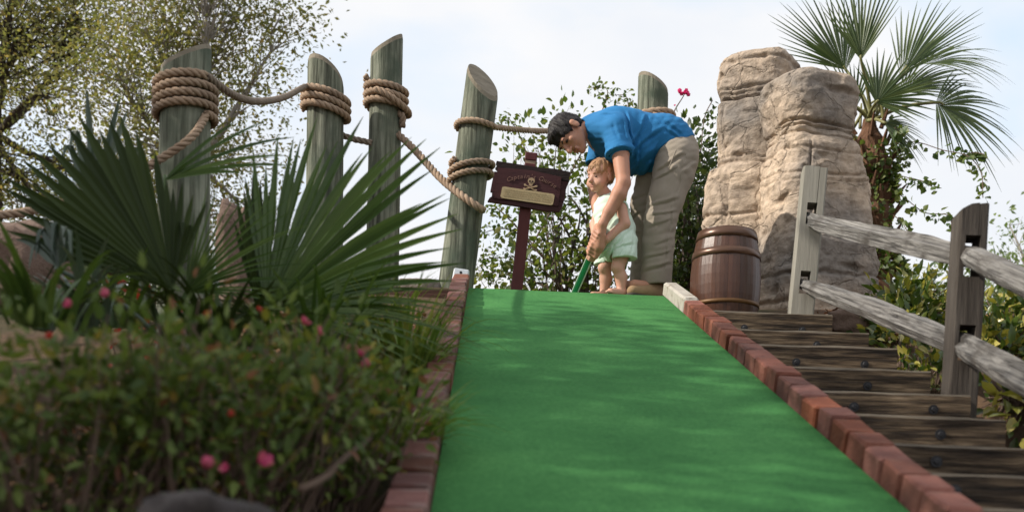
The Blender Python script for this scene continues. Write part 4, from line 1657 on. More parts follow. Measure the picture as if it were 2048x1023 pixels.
def hair_mesh(L, A, s, child, seed):
    H = Field(.012)
    g = .0065 if not child else .004
    top = .086 if not child else .085
    H.ell(L(0, -.014, .035), A, s * np.array((.078 + g, .098 + g, top + g)), .01)
    H.ell(L(0, -.055, -.005), A, s * np.array((.060 + g, .055 + g, .060)), .02)
    if not child:
        H.ell(L(0, .055, .090), A, s * np.array((.056, .036, .022)), .02)     # short fringe brushed forward
    # face, ears and nape left bare
    hl = .052 if not child else .062
    H.cut_plane(L(0, .095, hl), (.82 * A[1] - .57 * A[2]))
    H.cut_ell(L(0, .10, -.055), A, s * np.array((.12, .105, .085)))
    H.cut_plane(L(0, -.02, -.062 if not child else -.028), -A[2] + .35 * A[1])
    for x in (-1, 1):
        H.cut_ell(L(x * .088, .002, -.024), A, s * np.array((.03, .034, .030)))
    c0 = L(0, 0, 0)

    def d(G):
        q = (G - c0) @ A.T / s
        return s * (.0036 * np.sin(q[..., 0] * 160 + 3 * np.sin(q[..., 1] * 40) + seed) * np.sin(q[..., 2] * 70 + 2 * np.sin(q[..., 0] * 55)) + .0016 * np.sin(q[..., 1] * 210 + q[..., 2] * 90))
    H.disp(d)
    return H.mesh('hair', .004)


def strands(hair, A, n, ln, mat, seed):
    """short loose locks lifting off the hair, combed forward and down"""
    rs = np.random.default_rng(seed)
    me = hair.data
    m = len(me.polygons)
    c = np.zeros(m * 3)
    nn = np.zeros(m * 3)
    me.polygons.foreach_get('center', c)
    me.polygons.foreach_get('normal', nn)
    k = rs.integers(0, m, n)
    c, nn = c.reshape(-1, 3)[k], nn.reshape(-1, 3)[k]
    flow = A[1] * .55 - A[2] * .5 + rs.normal(size=(n, 3)) * .35
    flow -= nn * (flow * nn).sum(1, keepdims=True)
    flow /= np.linalg.norm(flow, axis=1, keepdims=True) + 1e-6
    d = flow + nn * rs.uniform(.08, .38, (n, 1))
    sd = np.cross(d, nn)
    sd /= np.linalg.norm(sd, axis=1, keepdims=True) + 1e-6
    L = ln * rs.uniform(.5, 1.3, (n, 1))
    w = .0018
    c = c - nn * .002
    mid = c + d * L * .55
    tip = c + d * L - nn * L * .12
    v = np.stack([c - sd * w, c + sd * w, mid + sd * w * .8, mid - sd * w * .8, tip], 1)
    f4 = np.stack([np.array([0, 1, 2, 3]) + i * 5 for i in range(n)])
    f3 = np.stack([np.array([3, 2, 4, 4]) + i * 5 for i in range(n)])
    mb_ = MB()
    mb_.v = [tuple(x) for x in v.reshape(-1, 3)]
    mb_.f = [tuple(x) for x in f4] + [tuple(x[:3]) for x in f3]
    mb_.m = [0] * len(mb_.f)
    return mb_.build('hair_strands', mat, hair, recalc=False, kind='stuff')


def folds(amp, dirs, seed=0):
    """soft cloth folds: a few warped waves"""
    rs = np.random.default_rng(seed)
    ph = rs.uniform(0, 6, (len(dirs), 4))

    def f(G):
        out = 0
        for i, (dv, fr) in enumerate(dirs):
            dv = np.array(dv, float) / np.linalg.norm(dv)
            w = .55 * np.sin(G @ np.array([9., 7, 5]) + ph[i, 1]) + .45 * np.sin(G @ np.array([-6., 11, 8]) + ph[i, 2])
            wave = np.sin(G @ dv * fr + 1.9 * w + ph[i, 0])
            env = .5 + .5 * np.sin(G @ np.array([5., -4, 7]) * 1.7 + ph[i, 3])
            out = out + amp * env * (1 - 2.2 * np.abs(wave) ** .8)      # sharp ridges, soft troughs
        return out / max(1, len(dirs)) ** .5
    return f


def creases(lines, d):
    """cloth creases: grooves beside raised folds along lines given on the figure, (x0, y0, x1, y1, depth, width)"""
    L = []
    for x0, y0, x1, y1, am, w in lines:
        a, b = P(x0, y0, d), P(x1, y1, d)
        L.append((np.array((a.x, a.z)), np.array((b.x, b.z)), am, w))

    def f(G):
        q = G[..., [0, 2]]
        wob = .006 * np.sin(G[..., 0] * 31 + G[..., 1] * 12) + .006 * np.sin(G[..., 2] * 27 - G[..., 1] * 15)
        out = 0
        for a, b, am, w in L:
            ab = b - a
            n = np.array((-ab[1], ab[0])) / np.linalg.norm(ab)
            t = ((q - a) @ ab) / (ab @ ab)
            s = (q - a) @ n + wob
            taper = np.clip(np.minimum(t + .08, 1.08 - t) / .3, 0, 1)
            taper = taper * taper * (3 - 2 * taper)
            out = out + am * taper * (np.exp(-(s / w) ** 2) - .75 * np.exp(-((s - 1.9 * w) / (1.3 * w)) ** 2))
        return out
    return f


def hand_prims(F, wrist, axis_pt, a, n_out, side, s, first, thumb_dir):
    """a hand closed round the club: four fingers curl round the shaft at axis_pt along a; n_out is the knuckle side"""
    a = Vector(a).normalized()
    n1 = Vector(n_out)
    n1 = (n1 - a * n1.dot(a)).normalized()
    n2 = a.cross(n1) * side
    Rg = .024 * s
    wrist = Vector(wrist)
    kn = []
    for i in range(4):
        p = Vector(axis_pt) + a * (first + i * .021) * s
        ang = lambda th, r=Rg: p + (n1 * math.cos(R(th)) + n2 * math.sin(R(th))) * r
        base = ang(-62, .044 * s)
        k1 = ang(8, (.034, .037, .036, .032)[i] * s)
        k2 = ang(82, (.031, .033, .032, .028)[i] * s)
        k3 = ang(150, .027 * s)
        kn.append(base)
        F.chain([base, k1, k2, k3], [.0115 * s, .0105 * s, .0095 * s, .008 * s], .004)
        F.cone(wrist.lerp(base, .35), base, .017 * s, .0125 * s, .012)
    F.cone(wrist, wrist.lerp((kn[1] + kn[2]) / 2, .8), .025 * s, .030 * s, .014)
    tb = wrist.lerp(kn[0], .45) + n2 * (-.012 * s)
    p = Vector(axis_pt) + a * (first - .012) * s
    t1 = p + (n1 * math.cos(R(-95)) + n2 * math.sin(R(-95))) * (.036 * s) - a * .005 * s
    t2 = Vector(axis_pt) + a * (first + .030) * s + (n1 * math.cos(R(-150)) + n2 * math.sin(R(-150))) * .030 * s
    F.chain([tb, t1, t2], [.016 * s, .0125 * s, .0095 * s], .006)


club_top, club_bot = P(1193, 484, 6.74), P(1147, 590, 6.96)
club_a = (club_bot - club_top).normalized()


def npv(v):
    return np.array(v)


def man():
    o = thing('person', 'man in blue polo and khaki trousers bent over guiding the toddler', 'person', P(1310, 580, 6.95))
    hd = P(1139, 268, 6.93)
    A = frame_from((-.96, -.02, .27), (-.25, -.36, -.90))
    S = 1.13
    neck0, neck1 = P(1163, 262, 6.95), P(1192, 256, 6.97)
    shN, shF = P(1232, 258, 6.80), P(1205, 272, 7.16)
    elN, wrN = P(1247, 366, 6.68), P(1205, 448, 6.68)
    elF, wrF = P(1190, 378, 7.14), P(1200, 447, 6.86)
    chest, belly, pelvis = P(1232, 275, 6.98), P(1290, 285, 6.98), P(1345, 300, 6.98)
    hipN, hipF = P(1352, 322, 6.88), P(1325, 325, 7.10)
    knN, anN = P(1322, 432, 6.85), P(1312, 560, 6.90)
    knF, anF = P(1288, 412, 7.14), P(1282, 560, 7.20)
    # ---- skin: the whole figure as one surface
    F = Field(.03)
    F.ell(npv(chest), frame_from((-1, 0, .12), (0, -.25, -1)), (.165, .115, .20), .03)
    F.chain([chest, belly, pelvis], [.12, .125, .135], .05)
    F.chain([neck1, chest], [.065, .10], .04)
    F.chain([hipN, knN, anN], [.085, .06, .042], .04)
    F.chain([hipF, knF, anF], [.085, .06, .042], .04)
    for an, dx in ((anN, -28), (anF, -26)):
        toe = an + Vector((-.15, -.10, -.055))
        F.chain([an, an + Vector((0, 0, -.05)), toe], [.042, .038, .030], .02)
    F.chain([neck0 + Vector((-.03, 0, -.01)), neck1], [.056, .066], .02)
    F.cone(chest, shN, .10, .062, .04)
    F.cone(chest, shF, .10, .062, .04)
    mN = shN.lerp(elN, .45) + Vector((.006, 0, 0))
    F.chain([shN, mN, elN], [.060, .054, .044], .02)
    F.chain([elN, elN.lerp(wrN, .28) + Vector((.008, -.005, -.0)), elN.lerp(wrN, .7), wrN], [.044, .047, .036, .028], .015)
    F.chain([shF, elF], [.06, .045], .02)
    F.chain([elF, elF.lerp(wrF, .3), wrF], [.045, .046, .029], .015)
    hand_prims(F, wrN, club_top, club_a, (-.25, -1, .1), 1, 1.12, .004, None)
    hand_prims(F, wrF, club_top - club_a * .0, club_a, (-.9, .15, .2), -1, 1.08, -.060, None)
    L = head_prims(F, hd, A, S)
    body = link('body', F.mesh('body', .0062), o, MAT['skin'])
    strands(link('hair', hair_mesh(L, A, S, False, 1), o, MAT['hair']), A, 1500, .022, MAT['hair'], 3)
    for x in (-1, 1):
        E = Field(.004)
        E.ell(L(x * .031, .080, -.001), A, S * np.array((.0125, .0120, .0065)), .002)
        link('eye', E.mesh('eye', .0025), o, MAT['eye'])
        B = Field(.004)
        B.chain([L(x * .014, .093, .018), L(x * .030, .094, .024), L(x * .046, .084, .018)], [.0045, .0052, .0035], .003)
        link('eyebrow', B.mesh('eyebrow', .0028), o, MAT['hair'])
    Lp = Field(.004)
    Lp.cone(L(-.017, .0945, -.0605), L(.017, .0945, -.0605), .0065, .0065, .003)
    Lp.cone(L(-.015, .093, -.0735), L(.015, .093, -.0735), .0072, .0072, .003)
    link('lips', Lp.mesh('lips', .0026), o, MAT['lip'])
    # ---- polo shirt
    T = Field(.04)
    T.ell(npv(P(1236, 268, 6.97)), frame_from((-1, 0, .14), (0, -.2, -1)), (.205, .150, .20), .04)
    T.ell(npv(P(1268, 280, 6.97)), frame_from((-1, 0, -.10), (0, -.2, -1)), (.190, .168, .195), .05)
    T.ell(npv(P(1318, 283, 6.97)), frame_from((-1, 0, -.32), (0, -.2, -1)), (.180, .162, .195), .05)
    T.ell(npv(P(1280, 314, 6.97)), frame_from((-1, 0, -.1), (0, -.15, -1)), (.165, .095, .135), .05)       # front hanging loose
    T.cone(P(1345, 296, 6.97), P(1362, 318, 6.97), .155, .15, .05)
    T.cone(chest, neck1, .12, .075, .05)
    T.cone(shN, P(1180, 253, 6.96), .085, .066, .03)
    T.cone(shF, P(1185, 258, 6.96), .085, .066, .03)
    # sleeves, cut square and hollow
    sN = shN.lerp(elN, .50)
    T.chain([shN + Vector((.01, 0, 0)), sN, sN + (elN - shN).normalized() * .06], [.088, .082, .084], .03)
    sF = shF.lerp(elF, .55)
    T.chain([shF, sF, sF + (elF - shF).normalized() * .06], [.085, .080, .082], .03)
    T.disp(folds(.0034, [((.5, .1, -1), 46), ((1, .2, .5), 40), ((.9, .4, -.6), 62), ((.3, .4, -1), 78)], 4))
    T.disp(creases([(1262, 300, 1300, 232, .012, .009), (1258, 322, 1322, 262, .012, .010), (1262, 340, 1340, 290, .010, .009),
                    (1276, 346, 1282, 286, .010, .008), (1296, 338, 1318, 290, .010, .008), (1246, 232, 1262, 296, .014, .008),
                    (1310, 236, 1362, 276, .008, .009), (1222, 262, 1232, 298, .007, .007), (1240, 256, 1247, 300, .006, .006), (1330, 262, 1352, 284, .009, .008),
                    (1200, 232, 1226, 246, .007, .007)], 6.85))
    nN = (elN - shN).normalized()
    nF = (elF - shF).normalized()

    def sleeve_cut(G, c=npv(sN), n=npv(nN), c2=npv(sF), n2=npv(nF)):
        out = np.zeros(G.shape[:3])
        for cc, nn in ((c, n), (c2, n2)):
            q = G - cc
            h = q @ nn
            rad = np.linalg.norm(q - h[..., None] * nn, axis=-1)
            out = np.where((h > 0) & (rad < .115) & (h < .16), np.maximum(out, h * 3 + .02), out)
            out = np.where((h > -.05) & (h <= 0.02) & (rad < .066), np.maximum(out, .03), out)
        return out
    T.disp(sleeve_cut)
    # hem: a slanting cut across the hips; hollow below
    hemA, hemB = P(1378, 283, 6.97), P(1296, 350, 6.97)
    hd_ = (hemB - hemA).normalized()
    hn = Vector((0, -1, 0)).cross(hd_)
    if hn.x < 0:
        hn = -hn
    T.cut_plane(hemA.lerp(hemB, .5), npv(hn))
    T.cut_cone(neck0 + Vector((-.05, 0, -.015)), neck1 + Vector((-.005, 0, .0)), .068, .064)
    sh = link('shirt', T.mesh('shirt', .0075), o, MAT['shirt'])
    Cc = Field(.008)                                   # folded collar
    nx = (neck0 - neck1).normalized()
    e1 = nx.cross(Vector((0, 1, 0))).normalized()
    e2 = nx.cross(e1)
    ring = []
    for k in range(15):
        an = 2 * math.pi * k / 14
        ring.append(neck1 + nx * .026 + (e1 * math.cos(an) + e2 * math.sin(an)) * .080 - nx * (.012 if k % 14 == 0 else 0))
    for k in range(14):
        m0, m1 = ring[k], ring[k + 1]
        c0 = neck1 - nx * .0
        Cc.cone(m0, m1, .0085, .0085, .006)
        Cc.cone(m0.lerp(c0, -.06) - nx * .026, m1.lerp(c0, -.06) - nx * .026, .009, .009, .012)
        Cc.cone(m0 - nx * .013, m1 - nx * .013, .009, .009, .01)
    link('collar', Cc.mesh('collar', .005), sh, MAT['shirt'])
    # ---- trousers
    Q = Field(.04)
    Q.ell(npv(P(1352, 305, 6.98)), frame_from((-.75, 0, .65), (0, -.3, -1)), (.160, .135, .15), .04)
    Q.chain([P(1353, 318, 6.90), P(1346, 350, 6.88), P(1331, 400, 6.86), P(1321, 440, 6.85), P(1316, 490, 6.87), P(1312, 566, 6.9)], [.140, .128, .113, .100, .099, .098], .02)
    Q.chain([P(1332, 322, 7.08), P(1304, 358, 7.11), P(1288, 408, 7.14), P(1288, 440, 7.16), P(1288, 500, 7.19), P(1284, 568, 7.2)], [.125, .102, .085, .080, .078, .082], .02)
    Q.disp(folds(.0030, [((.5, .2, -1), 50), ((-.7, .2, -1), 44), ((1, .3, -.12), 58), ((.1, .2, -1), 66), ((.8, .1, -1), 84)], 9))
    Q.disp(creases([(1308, 352, 1366, 326, .011, .009), (1304, 372, 1350, 350, .009, .008), (1390, 330, 1352, 356, .009, .009),
                    (1290, 424, 1352, 412, .010, .008), (1292, 446, 1350, 436, .008, .008), (1296, 468, 1340, 452, .006, .007),
                    (1283, 548, 1342, 536, .010, .008), (1284, 528, 1338, 514, .007, .008), (1300, 500, 1340, 486, .005, .007),
                    (1366, 306, 1340, 420, .006, .005), (1338, 420, 1322, 558, .006, .005), (1262, 420, 1288, 408, .009, .008), (1262, 440, 1286, 446, .007, .008), (1268, 380, 1300, 372, .007, .008)], 6.9))
    Q.cut_plane(P(1312, 572, 6.9), (0.06, 0, -1))
    Q.cut_cone(anN + Vector((0, 0, -.06)), anN + Vector((0, 0, .02)), .075, .07)
    Q.cut_plane(P(1306, 318, 6.97), npv(-hn) * 1.0 + np.array((-.12, 0, .25)))
    tr = link('trousers', Q.mesh('trousers', .0075), o, MAT['trousers'])
    K = Field(.006)                                    # slit of the side pocket
    K.cone(P(1352, 300, 6.735), P(1338, 335, 6.735), .005, .004)
    link('pocket_welt', K.mesh('pocket_welt', .0035), tr, MAT['trousers'])
    # ---- shoes
    zf = ramp_z(-.3)
    for an, yaw in ((anN, 0), (anF, .0)):
        heel = Vector((an.x + .035, an.y + .015, zf))
        toe = Vector((an.x - .16, an.y - .115, zf))
        Sx = Field(.02)
        Sx.chain([heel + Vector((0, 0, .05)), heel.lerp(toe, .45) + Vector((0, 0, .052)), toe + Vector((0, 0, .038))], [.048, .048, .036], .02)
        Sx.cone(heel + Vector((0, 0, .07)), heel.lerp(toe, .25) + Vector((0, 0, .085)), .045, .045, .02)
        Sx.cut_plane((0, 0, zf + .018), (0, 0, -1))
        s_ = link('shoe', Sx.mesh('shoe', .0055), o, MAT['shoe'])
        So = Field(.01)
        So.chain([heel + Vector((0, 0, .01)), heel.lerp(toe, .5) + Vector((0, 0, .01)), toe + Vector((0, 0, .01))], [.047, .050, .040], .01)
        So.cut_plane((0, 0, zf + .022), (0, 0, 1))
        So.cut_plane((0, 0, zf + .001), (0, 0, -1))
        link('sole', So.mesh('sole', .0055), s_, MAT['sole'])
    return o


def toddler():
    o = thing('person', 'red-haired toddler in a mint romper with bare legs holding the club', 'person', P(1225, 590, 6.80))
    hd = P(1200, 353, 6.83)
    A = frame_from((-.12, -.26, 1), (-.70, -.60, -.42))
    S = .92
    neck = P(1215, 396, 6.86)
    chest, belly, pelvis = P(1222, 425, 6.86), P(1230, 462, 6.86), P(1233, 495, 6.86)
    shN, shF = P(1241, 416, 6.755), P(1203, 413, 6.93)
    zf = ramp_z(-.25)
    knN, knF = P(1236, 535, 6.80), P(1210, 536, 6.90)
    anN, anF = P(1243, 580, 6.82), P(1208, 580, 6.93)
    anN.z = anF.z = zf + .045
    hipN, hipF = P(1243, 500, 6.80), P(1220, 500, 6.92)
    elN, wrN = P(1250, 447, 6.735), P(1214, 478, 6.73)
    elF, wrF = P(1190, 450, 6.90), P(1192, 478, 6.78)
    F = Field(.02)
    F.chain([neck, chest, belly, pelvis], [.040, .085, .095, .09], .03)
    F.cone(P(1207, 385, 6.85), neck, .042, .042, .015)
    F.cone(chest, shN, .06, .042, .03)
    F.cone(chest, shF, .06, .042, .03)
    for h, k, an, sgn in ((hipN, knN, anN, 1), (hipF, knF, anF, -1)):
        F.chain([h, k], [.062, .038], .02)
        F.ell(npv(k + Vector((-.012, -.012, 0))), np.eye(3), (.034, .034, .037), .015)
        F.chain([k, k.lerp(an, .4) + Vector((.010, .008, 0)), an], [.036, .039, .027], .015)
        ft = an + Vector((-.075, -.06, -.022))
        F.chain([an + Vector((.015, .012, -.012)), ft], [.031, .023], .012)
        for q in range(5):
            tt = ft + Vector((-.012 + .009 * q - .01, -.018 - .0 - .0045 * (2 - abs(q - 1)), -.006))
            F.cone(ft, tt + Vector((-.006, -.006, 0)), .009, .0075, .004)
    F.chain([shN, elN, wrN], [.040, .033, .025], .012)
    F.chain([shF, elF, wrF], [.040, .033, .025], .012)
    hand_prims(F, wrN, club_top + club_a * .072, club_a, (.3, -1, .1), 1, .62, .010, None)
    hand_prims(F, wrF, club_top + club_a * .035, club_a, (-1, .1, .1), -1, .62, .012, None)
    L = head_prims(F, hd, A, S, True)
    F.cut_plane((0, 0, zf + .002), (0, 0, -1))
    link('body', F.mesh('body', .0052), o, MAT['skin_child'])
    strands(link('hair', hair_mesh(L, A, S, True, 5), o, MAT['hair_child']), A, 1300, .020, MAT['hair_child'], 4)
    for x in (-1, 1):
        E = Field(.004)
        E.ell(L(x * .032, .0735, -.002), A, S * np.array((.0115, .0115, .0058)), .002)
        link('eye', E.mesh('eye', .0025), o, MAT['eye'])
        B = Field(.004)
        B.chain([L(x * .018, .087, .020), L(x * .032, .086, .024), L(x * .046, .077, .020)], [.0026, .003, .0022], .003)
        link('eyebrow', B.mesh('eyebrow', .0022), o, MAT['hair_child'])
    Lp = Field(.004)
    Lp.cone(L(-.013, .0865, -.0525), L(.013, .0865, -.0525), .0055, .0055, .003)
    Lp.cone(L(-.011, .0845, -.0640), L(.011, .0845, -.0640), .0060, .0060, .003)
    link('lips', Lp.mesh('lips', .0022), o, MAT['lip'])
    # ---- romper
    T = Field(.03)
    T.chain([P(1219, 412, 6.86), chest, belly, P(1233, 490, 6.86)], [.085, .105, .122, .120], .04)
    T.cone(chest, shN, .07, .050, .03)
    T.cone(chest, shF, .07, .050, .03)
    T.cone(P(1219, 408, 6.86), shN.lerp(P(1219, 408, 6.86), .4), .055, .048, .02)
    T.chain([P(1244, 485, 6.81), P(1247, 512, 6.79), P(1247, 540, 6.79)], [.098, .082, .088], .010)
    T.chain([P(1217, 488, 6.92), P(1209, 512, 6.92), P(1206, 540, 6.92)], [.090, .058, .066], .010)
    T.disp(folds(.0026, [((.3, .1, -1), 52), ((1, .3, -.5), 60), ((1, .3, .1), 74)], 12))
    T.disp(creases([(1228, 500, 1262, 462, .008, .007), (1226, 508, 1264, 490, .007, .006), (1218, 470, 1250, 440, .006, .007), (1240, 520, 1250, 478, .006, .006),
                    (1200, 516, 1222, 500, .007, .006), (1256, 520, 1262, 470, .006, .006), (1196, 440, 1222, 428, .005, .006), (1224, 522, 1226, 496, .010, .007)], 6.82))
    T.cut_plane(P(1235, 523, 6.85), (.05, 0, -1))
    T.cut_cone(hipN.lerp(knN, .3), knN.lerp(anN, .5), .062, .074)
    T.cut_cone(hipF.lerp(knF, .3), knF.lerp(anF, .5), .055, .062)
    T.cut_cone(P(1206, 376, 6.84), P(1217, 398, 6.85), .06, .040)          # neck opening
    T.cut_cone(shN.lerp(elN, .12) + Vector((.0, -.03, .0)), elN + Vector((.01, -.045, 0)), .040, .040)                 # arm holes
    T.cut_cone(shF.lerp(elF, .25), elF, .034, .05)
    link('romper', T.mesh('romper', .0052), o, MAT['romper'])
    return o


man()
toddler()


def club():
    o = thing('golf_putter', 'short green putter held by the toddler and the man', 'golf club', club_bot)
    a, b = club_top, club_bot + club_a * .02
    X = (Vector((1, -.35, 0)) - club_a * club_a.dot(Vector((1, -.35, 0)))).normalized()
    Y = club_a.cross(X)
    M = Matrix((X, Y, club_a)).transposed()
    mid = (a + b) / 2 + club_a * .02
    Ln = (b - a).length - .03
    m = MB()
    m.box(mid, (.030, .020, Ln), M, bev=.006)
    m.build('shaft', MAT['club_green'], o)
    for sg in (-1, 1):
        m = MB()
        m.box(mid + X * (sg * .0185), (.0075, .017, Ln * .98), M, bev=.003)
        m.build('edge_strip', MAT['club_white'], o)
    m = MB()
    m.tube([a - club_a * .075, a - club_a * .07, a + club_a * .015], [.012, .0155, .0155], 12)
    m.build('grip', MAT['black_rubber'], o)
    m = MB()
    zf = ramp_z(-.05)
    hp = Vector((b.x - .01, b.y, zf + .020))
    m.box(hp, (.045, .10, .032), Matrix.Rotation(R(20), 3, 'Z'), bev=.008)
    m.build('putter_head', MAT['club_green'], o)


club()

# ------------------------------------------------------------------ vegetation
def unit(n):
    v = rng.normal(size=(n, 3))
    return v / np.linalg.norm(v, axis=1, keepdims=True)


def limb(mb, a, b, r0, r1, bend=0.12, n=6, sides=5):
    a, b = Vector(a), Vector(b)
    L = (b - a).length
    off = Vector((random.uniform(-1, 1), random.uniform(-1, 1), random.uniform(-.4, .8))) * L * bend
    pts = []
    for k in range(n + 1):
        t = k / n
        p = a.lerp(b, t) + off * math.sin(math.pi * t) + Vector((random.uniform(-1, 1), random.uniform(-1, 1), random.uniform(-1, 1))) * L * .018
        pts.append(p)
    mb.tube(pts, [r0 + (r1 - r0) * k / n for k in range(n + 1)], sides)
    return pts


def tree(name, label, base, fork, crowns, nclust, nleaf, leaf, crad, mats, trunk_r, cat='tree', group=None, bare=0):
    """crowns: list of (centre, radius xyz); clusters of leaves on twigs that grow from the limbs"""
    o = thing(name, label, cat, base, group)
    tb = MB()
    limb(tb, Vector(base) - Vector((0, 0, .3)), fork, trunk_r, trunk_r * .6, .04, 7, 9)
    pos, dirs = [], []
    vol = np.array([r[0] * r[1] * r[2] for _, r in crowns]) ** .75
    vol = vol / vol.sum()
    tw = MB()
    for (c, r), w in zip(crowns, vol):
        c = Vector(c)
        arm = limb(tb, fork, c, trunk_r * .5, trunk_r * .16, .12, 8, 6)
        k = max(3, int(nclust * w))
        for _ in range(k):
            d = unit(1)[0] * (rng.uniform() ** .45)
            q = c + Vector((d[0] * r[0], d[1] * r[1], d[2] * r[2]))
            st = arm[random.randint(4, 8)]
            pts = limb(tw, st, q, trunk_r * .13, trunk_r * .03, .10, 4, 4)
            m = max(4, int(nleaf / (nclust)))
            m = int(m * random.uniform(.4, 1.6))
            if random.random() < bare:
                continue
            g = rng.normal(size=(m, 3)) * np.array([crad, crad, crad * .6]) * random.uniform(.6, 1.3)
            pos.append(np.array(q) + g)
            dirs.append(g / (np.linalg.norm(g, axis=1, keepdims=True) + 1e-6) + rng.normal(size=(m, 3)) * .7)
    pos, dirs = np.concatenate(pos), np.concatenate(dirs)
    tb.build('trunk', mats[0], o, smooth=True)
    tw.build('twigs', mats[0], o, recalc=False, kind='stuff')
    link('foliage', scatter_mesh('foliage', SIMPLE_LEAF, pos, frames(dirs, up_bias=.45), leaf * rng.uniform(.6, 1.3, len(pos))), o, mats[1], 'stuff')
    return o


def cr(px, py, d, rpx, rz=None, ry=None):
    r = px_m(rpx, d)
    return (P(px, py, d), (r, ry or r, (px_m(rz, d) if rz else r * .8)))


# two pale-barked trees behind the pilings
tree('leafy_tree', 'pale-barked tree with small olive leaves behind the thick piling', P(400, 800, 13), P(398, 330, 13),
     [cr(330, 40, 13, 150), cr(470, 40, 13.2, 120, 90), cr(555, 40, 13.4, 80, 50), cr(240, 160, 12.6, 150, 120), cr(400, 150, 13.5, 130, 100), cr(505, 170, 13, 70, 70), cr(330, 300, 13, 150, 110), cr(470, 330, 13.3, 90, 100), cr(500, 420, 13.3, 70, 60), cr(250, 430, 13, 120, 90), cr(420, 440, 13, 100, 70), cr(380, -130, 13, 220, 130)],
     540, 24000, .066, .27, (MAT['bark'], MAT['tree_leaf']), .065, bare=.05)
tree('leafy_tree', 'dark-trunked tree at the far left edge with olive foliage', P(-60, 800, 15), P(-10, 270, 15),
     [cr(40, 60, 15, 170), cr(160, 40, 15, 130), cr(-80, 150, 15, 180), cr(90, 190, 14.6, 110, 70), cr(30, 350, 15, 130, 70), cr(150, 350, 15, 110, 80), cr(-60, 380, 15, 130, 90), cr(110, 430, 15, 120, 70), cr(60, -130, 15, 200, 120)],
     450, 22000, .074, .30, (MAT['dark_bark'], MAT['tree_leaf']), .11, bare=.05)
# the broad tree out of view on the left whose shade lies over the beds and the ramp
tree('shade_tree', 'broad shade tree standing outside the left edge of the view', Vector((-6.6, 2.4, .1)), Vector((-6.4, 2.3, 3.4)),
     [(Vector((-6.2, 1.0, 5.2)), (1.6, 1.3, .9)), (Vector((-6.0, 2.3, 5.7)), (1.6, 1.2, .9)), (Vector((-6.3, 3.5, 6.2)), (1.5, 1.2, .8)), (Vector((-6.1, 4.5, 6.7)), (1.3, .5, .3)), (Vector((-7.2, 2.2, 5.9)), (1.4, 1.6, .9))],
     170, 11000, .11, .24, (MAT['bark'], MAT['shade_leaf']), .20)


# ---- fan leaves
def fan(parent, hub, axis, face, radius, spread, nseg, segw, fuse, droop, mat, petiole_from=None, fold=.25, name='frond', seed=0, ragged=.12, tip_split=.0, pet_mat=None, pet_r=.008, costa=0.0, short_right=0.0):
    """palm leaf: pleated segments fused near the hub, free and drooping at their tips"""
    rs = random.Random(seed)
    hub = Vector(hub)
    ax = Vector(axis).normalized()
    fc = Vector(face)
    fc = (fc - ax * fc.dot(ax)).normalized()
    sd = fc.cross(ax)
    vs, fs = [], []
    n = 9
    for i in range(nseg):
        t_ = i / (nseg - 1) - .5
        ph = R(spread) * t_ + R(rs.uniform(-1, 1)) * spread / nseg * .22
        d = ax * math.cos(ph) + sd * math.sin(ph)
        side = -ax * math.sin(ph) + sd * math.cos(ph)
        L = radius * (1 - .28 * abs(2 * t_) ** 2.2) * (1 + rs.uniform(-ragged, ragged))
        L *= 1 - short_right * min(1, max(0, (d.x + .42) / .35))
        dr = droop * rs.uniform(.7, 1.35)
        cup = fc * (.10 * radius * (2 * t_) ** 2)
        lift = fc * rs.uniform(-.02, .02) * radius
        base = hub + ax * (costa * radius * (1 - abs(2 * t_) ** 1.5)) - fc * (costa * radius * .35 * (1 - abs(2 * t_)))
        kink = rs.random() < tip_split
        b0 = len(vs)
        for k in range(n + 1):
            t = k / n
            p = base + d * L * t + cup * t + lift * t
            p.z -= dr * L * t ** 2.4
            if kink and t > .72:
                p.z -= (t - .72) * L * 1.1
                p -= d * (t - .72) * L * .5
            if t < fuse:
                w = (L * t * math.tan(R(spread) / nseg / 2) * 1.12) + .0015
                w0 = w
            else:
                wf = L * max(fuse, .08) * math.tan(R(spread) / nseg / 2) * 1.12
                w = min(max(wf, segw), segw * 1.6) if fuse < .15 else wf
                if fuse < .15:
                    w = segw * math.sin(math.pi * min(1, .18 + .82 * t)) ** .6
                else:
                    q = (t - fuse) / (1 - fuse)
                    w = wf * (1 - q ** 1.5) + .0008
            w = max(w, .0008)
            fd = fold * w * 2
            vs.append(p - side * w + fc * fd * .5)
            vs.append(p - fc * fd * .5)
            vs.append(p + side * w + fc * fd * .5)
        for k in range(n):
            for j in range(2):
                a = b0 + k * 3 + j
                fs.append((a, a + 1, a + 4, a + 3))
    mb = MB()
    mb.add(vs, fs)
    o = mb.build(name, mat, parent, recalc=False)
    if petiole_from is not None:
        q = Vector(petiole_from)
        mid = (q + hub) / 2 + Vector((0, 0, (hub - q).length * .08))
        m2 = MB()
        m2.tube(spline([q, mid, hub, hub + ax * costa * radius], 5), [pet_r * (1.3 - .6 * k / 15) for k in range(16)], 6)
        m2.build('stalk', pet_mat or mat, o, smooth=True)
    return o


CAMDIR = Vector((0, -1, 0))


def dirpx(dx, dy, toward=0.0):
    """direction given by its run across the photograph, leaning toward the lens"""
    return Vector((dx, -abs(math.hypot(dx, dy)) * toward, -dy)).normalized()


def fan_plant(label, base, fronds, group=None, mat='fan_leaf'):
    o = thing('fan_palm', label, 'fan palm', base, group)
    return o


